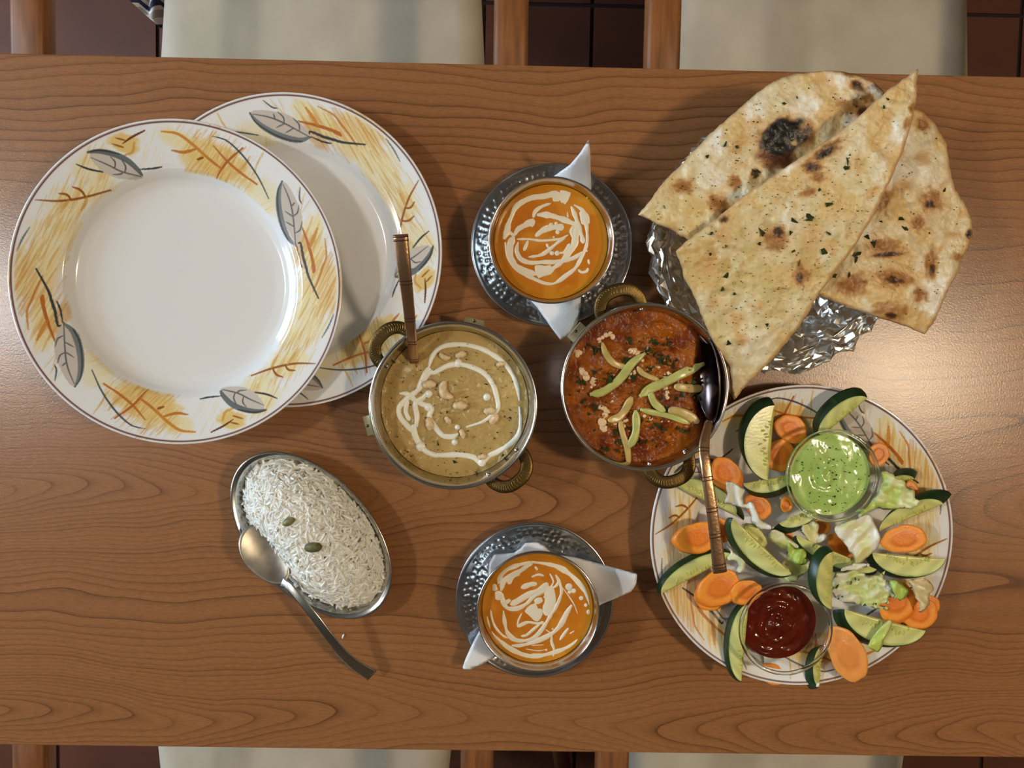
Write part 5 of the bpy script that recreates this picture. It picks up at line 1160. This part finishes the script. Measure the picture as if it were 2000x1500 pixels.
def carrot(cx, cy, rx, ry, ang, h, label, shift=(0, 0), T=.0045, tilt=(0, 0), pale=0.0, core=.45):
    n, m = 40, 9; t = np.arange(n) * 2 * math.pi / n; rr = random.Random(int(cx * 3 + cy))
    ph = rr.uniform(0, 6); outl = 1 + .035 * np.sin(3 * t + ph) + .03 * np.sign(np.sin(7 * t + ph)) * np.abs(np.sin(7 * t + ph)) ** .5 * .6
    c, s = math.cos(ang), math.sin(ang)
    def ring(f, hh, sf):
        u = np.cos(t) * rx * f * outl; v = np.sin(t) * ry * f * outl
        x = cx + u * c - v * s + shift[0] * sf; y = cy + u * s + v * c + shift[1] * sf
        return P(x, y, hh + tilt[0] * (x - cx) / 40 + tilt[1] * (y - cy) / 40)
    rows = []; cols = []
    for f in (.03, .15, core * .8, core, core * 1.12, .7, .85, .955, 1.0):
        rows.append(ring(f, h + (.0003 if f < .5 else 0) - (.0006 if f == 1.0 else 0), 0))
        cc = np.array([230, 122, 22]) if f <= core else np.array([244, 148, 44])
        if core < f < core * 1.2: cc = np.array([222, 118, 34])
        cc = cc * (1 - pale) + np.array([238, 176, 116]) * pale
        cols.append(np.tile(cc, (n, 1)))
    for f, k_ in ((1.01, .3), (1.0, .8), (.96, 1.0), (.02, 1.0)): rows.append(ring(f, h - T * k_, k_)); cols.append(np.tile([236, 130, 30], (n, 1)))
    V = np.vstack(rows); F = gridfaces(len(rows), n); F = F.tolist() + [list(range(n))[::-1], [(len(rows) - 1) * n + i for i in range(n)]]
    col = np.vstack(cols); col = col * (1 + .05 * (fbm(V[:, 0] * 500, V[:, 1] * 500, 3, 2) - .5)[:, None])
    mk('carrot_slice', V, F, CARROT, col=np.clip(col, 0, 255), label=label, cat='carrot', group='carrot slices in the salad')
car = [(1545, 838, 34, 26, .5, .024, 'carrot slice beside the upright cucumber at the far rim of the salad'), (1524, 890, 30, 32, .2, .023, 'carrot slice with dark core wedged between upright cucumber and green sauce cup'), (1416, 924, 33, 29, .9, .030, 'thick carrot slice beside the copper spoon handle', (6, 10)),
       (1480, 990, 29, 22, .7, .021, 'carrot slice behind the white lettuce curl left of the green sauce cup'), (1404, 1036, 30, 24, .3, .024, 'carrot slice partly hidden behind the spoon handle, under the big oval one'), (1364, 1050, 45, 30, -.2, .032, 'large oval carrot slice left of the copper spoon handle', (-8, 2)),
       (1392, 1160, 38, 30, -.5, .025, 'carrot slice lying under another one below the spoon handle end'), (1406, 1148, 43, 34, -.5, .031, 'carrot slice with dark core just below the spoon handle end', (-9, 4)), (1458, 1156, 30, 23, -.3, .033, 'small carrot slice touching the red sauce cup at its far left', (-6, 2)),
       (1716, 888, 20, 24, .3, .027, 'carrot slice peeking out right of the green sauce cup'), (1782, 962, 14, 24, -.3, .024, 'narrow bit of carrot behind the green lettuce at the right'), (1766, 1053, 45, 27, -.12, .040, 'large oval carrot slice near the right plate rim above a cucumber slice'),
       (1602, 1030, 20, 16, .2, .022, 'small carrot piece just below the green sauce cup'), (1646, 1066, 34, 18, .5, .024, 'carrot slice under the square lettuce piece'), (1536, 1050, 13, 16, 0, .024, 'tiny carrot piece in the centre of the salad between lettuce leaves'),
       (1752, 1176, 34, 40, .6, .036, 'carrot slice partly covered by shredded lettuce at the right', (4, 6)), (1796, 1198, 36, 30, -.2, .033, 'carrot slice overhanging the right plate rim beside the wilted lettuce'), (1814, 1186, 20, 24, .5, .030, 'outermost carrot slice at the right rim, behind another slice'),
       (1655, 1278, 34, 58, -.45, .036, 'long rough carrot slice beside the near side of the red sauce cup', (0, 0), .006), (1506, 1316, 30, 20, .4, .021, 'carrot slice under the near side of the red sauce cup'), (1536, 985, 12, 16, 0, .024, 'sliver of carrot at the left foot of the green sauce cup')]
for a in car:
    sh = a[7] if len(a) > 7 else (0, 0); carrot(a[0], a[1], a[2], a[3], a[4], a[5], a[6], sh, a[8] if len(a) > 8 else .0045, pale=.45 if 'rough' in a[6] else 0)

def lettuce(outline, h, amp, c_in, c_out, label, seed, freq=22, tilt=(0, 0), res=4.0, rough=3.0, thick=.0011):
    p = np.array(outline, float); ctr = p.mean(0)
    def hf(x, y):
        return h + amp * (2 * fbm(x / freq, y / freq, seed, 3) - 1) + .0022 * np.sin((x * math.cos(seed) + y * math.sin(seed)) / 4.2 + 3 * fbm(x / 30, y / 30, seed + 2, 2)) * (amp / .006) + tilt[0] * (x - ctr[0]) / 40 + tilt[1] * (y - ctr[1]) / 40
    V, F, Q, d = sheet(outline, hf, thick, res, 4.0, 4, rough, seed)
    a = fbm(Q[:, 0] / 26, Q[:, 1] / 26, seed + 9, 3); rib = np.abs(np.sin((Q[:, 0] * math.sin(seed * 1.3) + Q[:, 1] * math.cos(seed * 1.3)) / 9 + 4 * a)) ** 6
    f = np.clip(sstep(.35, .65, a) * .9 - .25 * rib, 0, 1)[:, None]
    col = np.array(c_in) * (1 - f) + np.array(c_out) * f
    mk('lettuce_piece', V, F, LETTUCE, col=np.clip(col, 0, 255), label=label, cat='lettuce', group='lettuce pieces in the salad')
WHT, YEL, GRN, DGR = (238, 238, 222), (222, 220, 146), (186, 206, 96), (140, 168, 60)
k5 = crop(1250, 740, 4.688); k6 = crop(1560, 740, 4.688); k7 = crop(1250, 1040, 4.688); k9 = crop(1560, 1040, 4.688)
lettuce(k5([(790, 945), (880, 960), (960, 1010), (945, 1080), (960, 1140), (1010, 1120), (1060, 1190), (1120, 1290), (1225, 1360), (1150, 1385), (1060, 1350), (1020, 1280), (1000, 1200), (930, 1180), (850, 1165), (780, 1130), (800, 1060)]), .046, .003, WHT, (232, 234, 214), 'white curled lettuce rib left of the green sauce cup', 3, tilt=(0, 0))
lettuce(k6([(760, 850), (850, 860), (900, 930), (960, 930), (1000, 990), (1060, 1020), (1060, 1090), (1115, 1130), (1040, 1190), (940, 1180), (820, 1200), (730, 1190), (640, 1210), (560, 1270), (540, 1220), (650, 1140), (720, 1050), (760, 950)]), .040, .004, (224, 232, 176), GRN, 'bright green frilled lettuce leaf right of the green sauce cup', 5)
lettuce(k6([(325, 1375), (440, 1300), (540, 1270), (640, 1240), (690, 1300), (740, 1420), (740, 1520), (660, 1600), (540, 1715), (510, 1660), (430, 1520)]), .040, .003, WHT, YEL, 'square pale lettuce piece between green sauce cup and centre', 7)
lettuce(k6([(40, 1330), (130, 1300), (190, 1330), (180, 1420), (250, 1420), (220, 1490), (120, 1510), (60, 1450), (20, 1400)]), .032, .005, WHT, YEL, 'yellow frilled lettuce heart just below the green sauce cup', 9, 14)
lettuce(k7([(1230, -20), (1320, 10), (1380, 60), (1480, 160), (1520, 230), (1560, 300), (1480, 400), (1400, 450), (1280, 420), (1170, 390), (1200, 300), (1300, 270), (1340, 180), (1250, 120), (1170, 40)]), .030, .006, (232, 230, 190), (206, 210, 120), 'yellow green lettuce leaf in the centre of the salad above the red sauce cup', 11, 18)
lettuce(k7([(1360, 80), (1430, 150), (1510, 160), (1530, 260), (1470, 300), (1380, 240), (1350, 160)]), .044, .003, GRN, (164, 196, 80), 'small bright green lettuce tip in the centre of the salad', 13, 16)
lettuce(k5([(960, 1320), (1040, 1330), (1120, 1400), (1160, 1470), (1150, 1540), (1080, 1560), (1000, 1480), (950, 1400)]), .034, .004, YEL, (214, 214, 130), 'yellow lettuce bit right of the large pale cucumber slice', 15, 14)
lettuce(k9([(330, 380), (420, 360), (520, 350), (640, 400), (760, 370), (790, 350), (780, 420), (880, 470), (860, 540), (900, 600), (820, 600), (830, 650), (740, 660), (820, 690), (800, 720), (700, 700), (560, 660), (420, 640), (330, 590), (310, 500)]), .042, .006, WHT, (204, 216, 132), 'heap of shredded pale lettuce at the right of the salad', 17, 14)
lettuce(k9([(830, 430), (900, 440), (960, 490), (1010, 560), (930, 630), (880, 580), (850, 500)]), .046, .003, GRN, DGR, 'dark green lettuce tip lying on a carrot slice', 19, 16)
lettuce(k9([(1010, 440), (1110, 420), (1190, 440), (1240, 520), (1200, 570), (1200, 660), (1150, 720), (1095, 730), (1110, 660), (1060, 590), (1040, 510)]), .042, .004, (222, 206, 160), (206, 190, 130), 'wilted beige lettuce strip at the right plate rim', 21, 16)
lettuce(k9([(850, 800), (830, 900), (780, 980), (740, 1080), (700, 1085), (640, 1060), (650, 990), (710, 920), (760, 850)]), .0385, .0015, (206, 220, 130), (184, 206, 92), 'translucent green lettuce strip lying on the largest cucumber slice', 23, 18)
lettuce(k7([(790, 120), (860, 170), (960, 240), (990, 280), (930, 370), (880, 360), (890, 280), (800, 250), (830, 180)]), .032, .003, (238, 238, 206), (220, 224, 160), 'pale lettuce scrap beside the spoon handle end', 25, 16)
lettuce(k9([(380, 350), (450, 290), (540, 275), (650, 295), (600, 320), (520, 340), (440, 345)]), .041, .002, WHT, (236, 236, 214), 'white lettuce shred across the middle cucumber slice', 27, 14)

RIM_GLASS = mat('rim_glass', (240, 246, 240), rough=0.02, trans=1.0, ior=1.45)
def sauce_cup(px, py, R, base, H, lev, cofs, label):
    c = P(px, py, base + H); o3 = np.array([c[0], c[1], TZ + base])
    prof = [(.0004, .004), (R * .60, .004), (R * .72, .007), (R * .81, .014), (R * .88, .026), (R * .94, H - .0045), (R * .955, H - .0035), (R * .985, H - .0035), (R * .975, H - .006), (R * .935, .026), (R * .87, .0125), (R * .78, .004), (R * .62, .0), (.0004, 0)]
    root = empty('sauce_cup', o3, label, 'cup', 'glass sauce cups')
    V, F = lathe(prof, 96); mk('cup_body', V + o3, F, GLASS, root)
    a = np.arange(13) * 2 * math.pi / 12; V, F = lathe([(R * .972 - .0017 * math.cos(t), H - .0017 + .0017 * math.sin(t)) for t in a[:-1]] + [(R * .972 - .0017, H - .0017)], 96)
    mk('rim', V + o3, F, RIM_GLASS, root); return o3
def cup_r(R, z, H): return float(np.interp(z, [.004, .007, .014, .026, H - .003], [R * .60, R * .72, R * .81, R * .88, R * .945])) - .0004
def sauce(o3, R, H, lev, colf, hfn, label, cat, seed, extra=None, rough=.12):
    rt = cup_r(R, lev, H); n = 160; rr = np.r_[.0004, np.linspace(.0012, rt, 60)]; V, F = lathe(np.c_[rr, 0 * rr], n); V[:, 2] = lev + hfn(V[:, 0], V[:, 1]) * sstep(rt, rt * .85, np.hypot(V[:, 0], V[:, 1]))
    zs = np.linspace(lev, .0046, 7); Vb, Fb = lathe(np.array([(cup_r(R, z, H), z) for z in zs] + [(.0005, .0046)]), n)
    Vb = Vb[n:]; Fb = Fb[n:] - n; k = len(V); Fj = [[k - n + i, k - n + (i + 1) % n, k + (i + 1) % n, k + i][::-1] for i in range(n)]
    Va = np.vstack([V, Vb]); col = colf(Va[:, 0], Va[:, 1])
    root = empty(cat.replace(' ', '_'), o3, label, 'sauce')
    mk('sauce_body', Va + o3, F.tolist() + [list(range(n))] + Fj + (Fb + k).tolist(), vmat(cat + '_mat', rough=rough), root, col=np.clip(col, 0, 255)); return root
gH, gR = .040, .0385; g3 = sauce_cup(1628, 930, gR, .0056, gH, 0, 0, 'small glass cup of green mint chutney on the salad plate')
def gcol(x, y): a = fbm(x * 90, y * 90, 5, 4)[:, None]; return np.array([150, 184, 84]) * (1 - a) + np.array([186, 212, 126]) * a
def ghf(x, y):
    r = np.hypot(x + .002, y + .001); t = np.arctan2(y, x); return .0007 * np.sin(r * 480 + t * 1.0 + 5 * fbm(x * 60, y * 60, 4, 2)) * np.exp(-(r / .02) ** 2) * fbm(x * 80 + 3, y * 80, 8, 2) * 1.4 + .0022 * (fbm(x * 90, y * 60, 7, 3) - .5) + .0016 * np.exp(-(((x + .002) / .006) ** 2 + ((y + .002) / .011) ** 2))
gs = sauce(g3, gR, gH, .0315, gcol, ghf, 'light green mint chutney with dark herb specks in the glass cup', 'mint chutney', 6)
fl = []
for _ in range(150):
    a = r_.uniform(0, 6.283); q = 74 * math.sqrt(r_.random()); fl.append((1624 + q * math.cos(a), 926 + q * math.sin(a), r_.choice((.25, .3, .4, .7))))
flakes('herb_flakes', fl, lambda x, y: np.full(np.shape(x), .0056 + .0315 - .0002), gs, .0015, HERB, 6)
rH, rR = .041, .039; r3 = sauce_cup(1536, 1230, rR, .0056, rH, 0, 0, 'small glass cup of red sauce on the salad plate')
def rcol(x, y): a = fbm(x * 60, y * 60, 9, 3)[:, None]; return np.array([74, 16, 4]) * (1 - a) + np.array([100, 26, 8]) * a
def rhf(x, y):
    r = np.hypot(x, y); t = np.arctan2(y, x); return .0016 * np.sin(r * 620 - t * 1.0 + 4 * fbm(x * 70, y * 70, 2, 2)) * np.exp(-(r / .024) ** 2) * sstep(.35, .75, fbm(x * 110, y * 110, 3, 2)) + .0012 * (fbm(x * 160, y * 160, 11, 3) - .5)
sauce(r3, rR, rH, .0215, rcol, rhf, 'dark red glossy sauce in the glass cup at the near side of the salad', 'red sauce', 7, rough=.07)
c = P(1597, 1337, .027); V, F = ellipsoid(c, (.0016, .0024, .0011), 12, 7, rotz(-.2)); mk('cucumber_seed', V, F, mat('pale_seed', (238, 236, 220), rough=.3), label='single white seed on the rind below the red sauce cup', cat='seed')
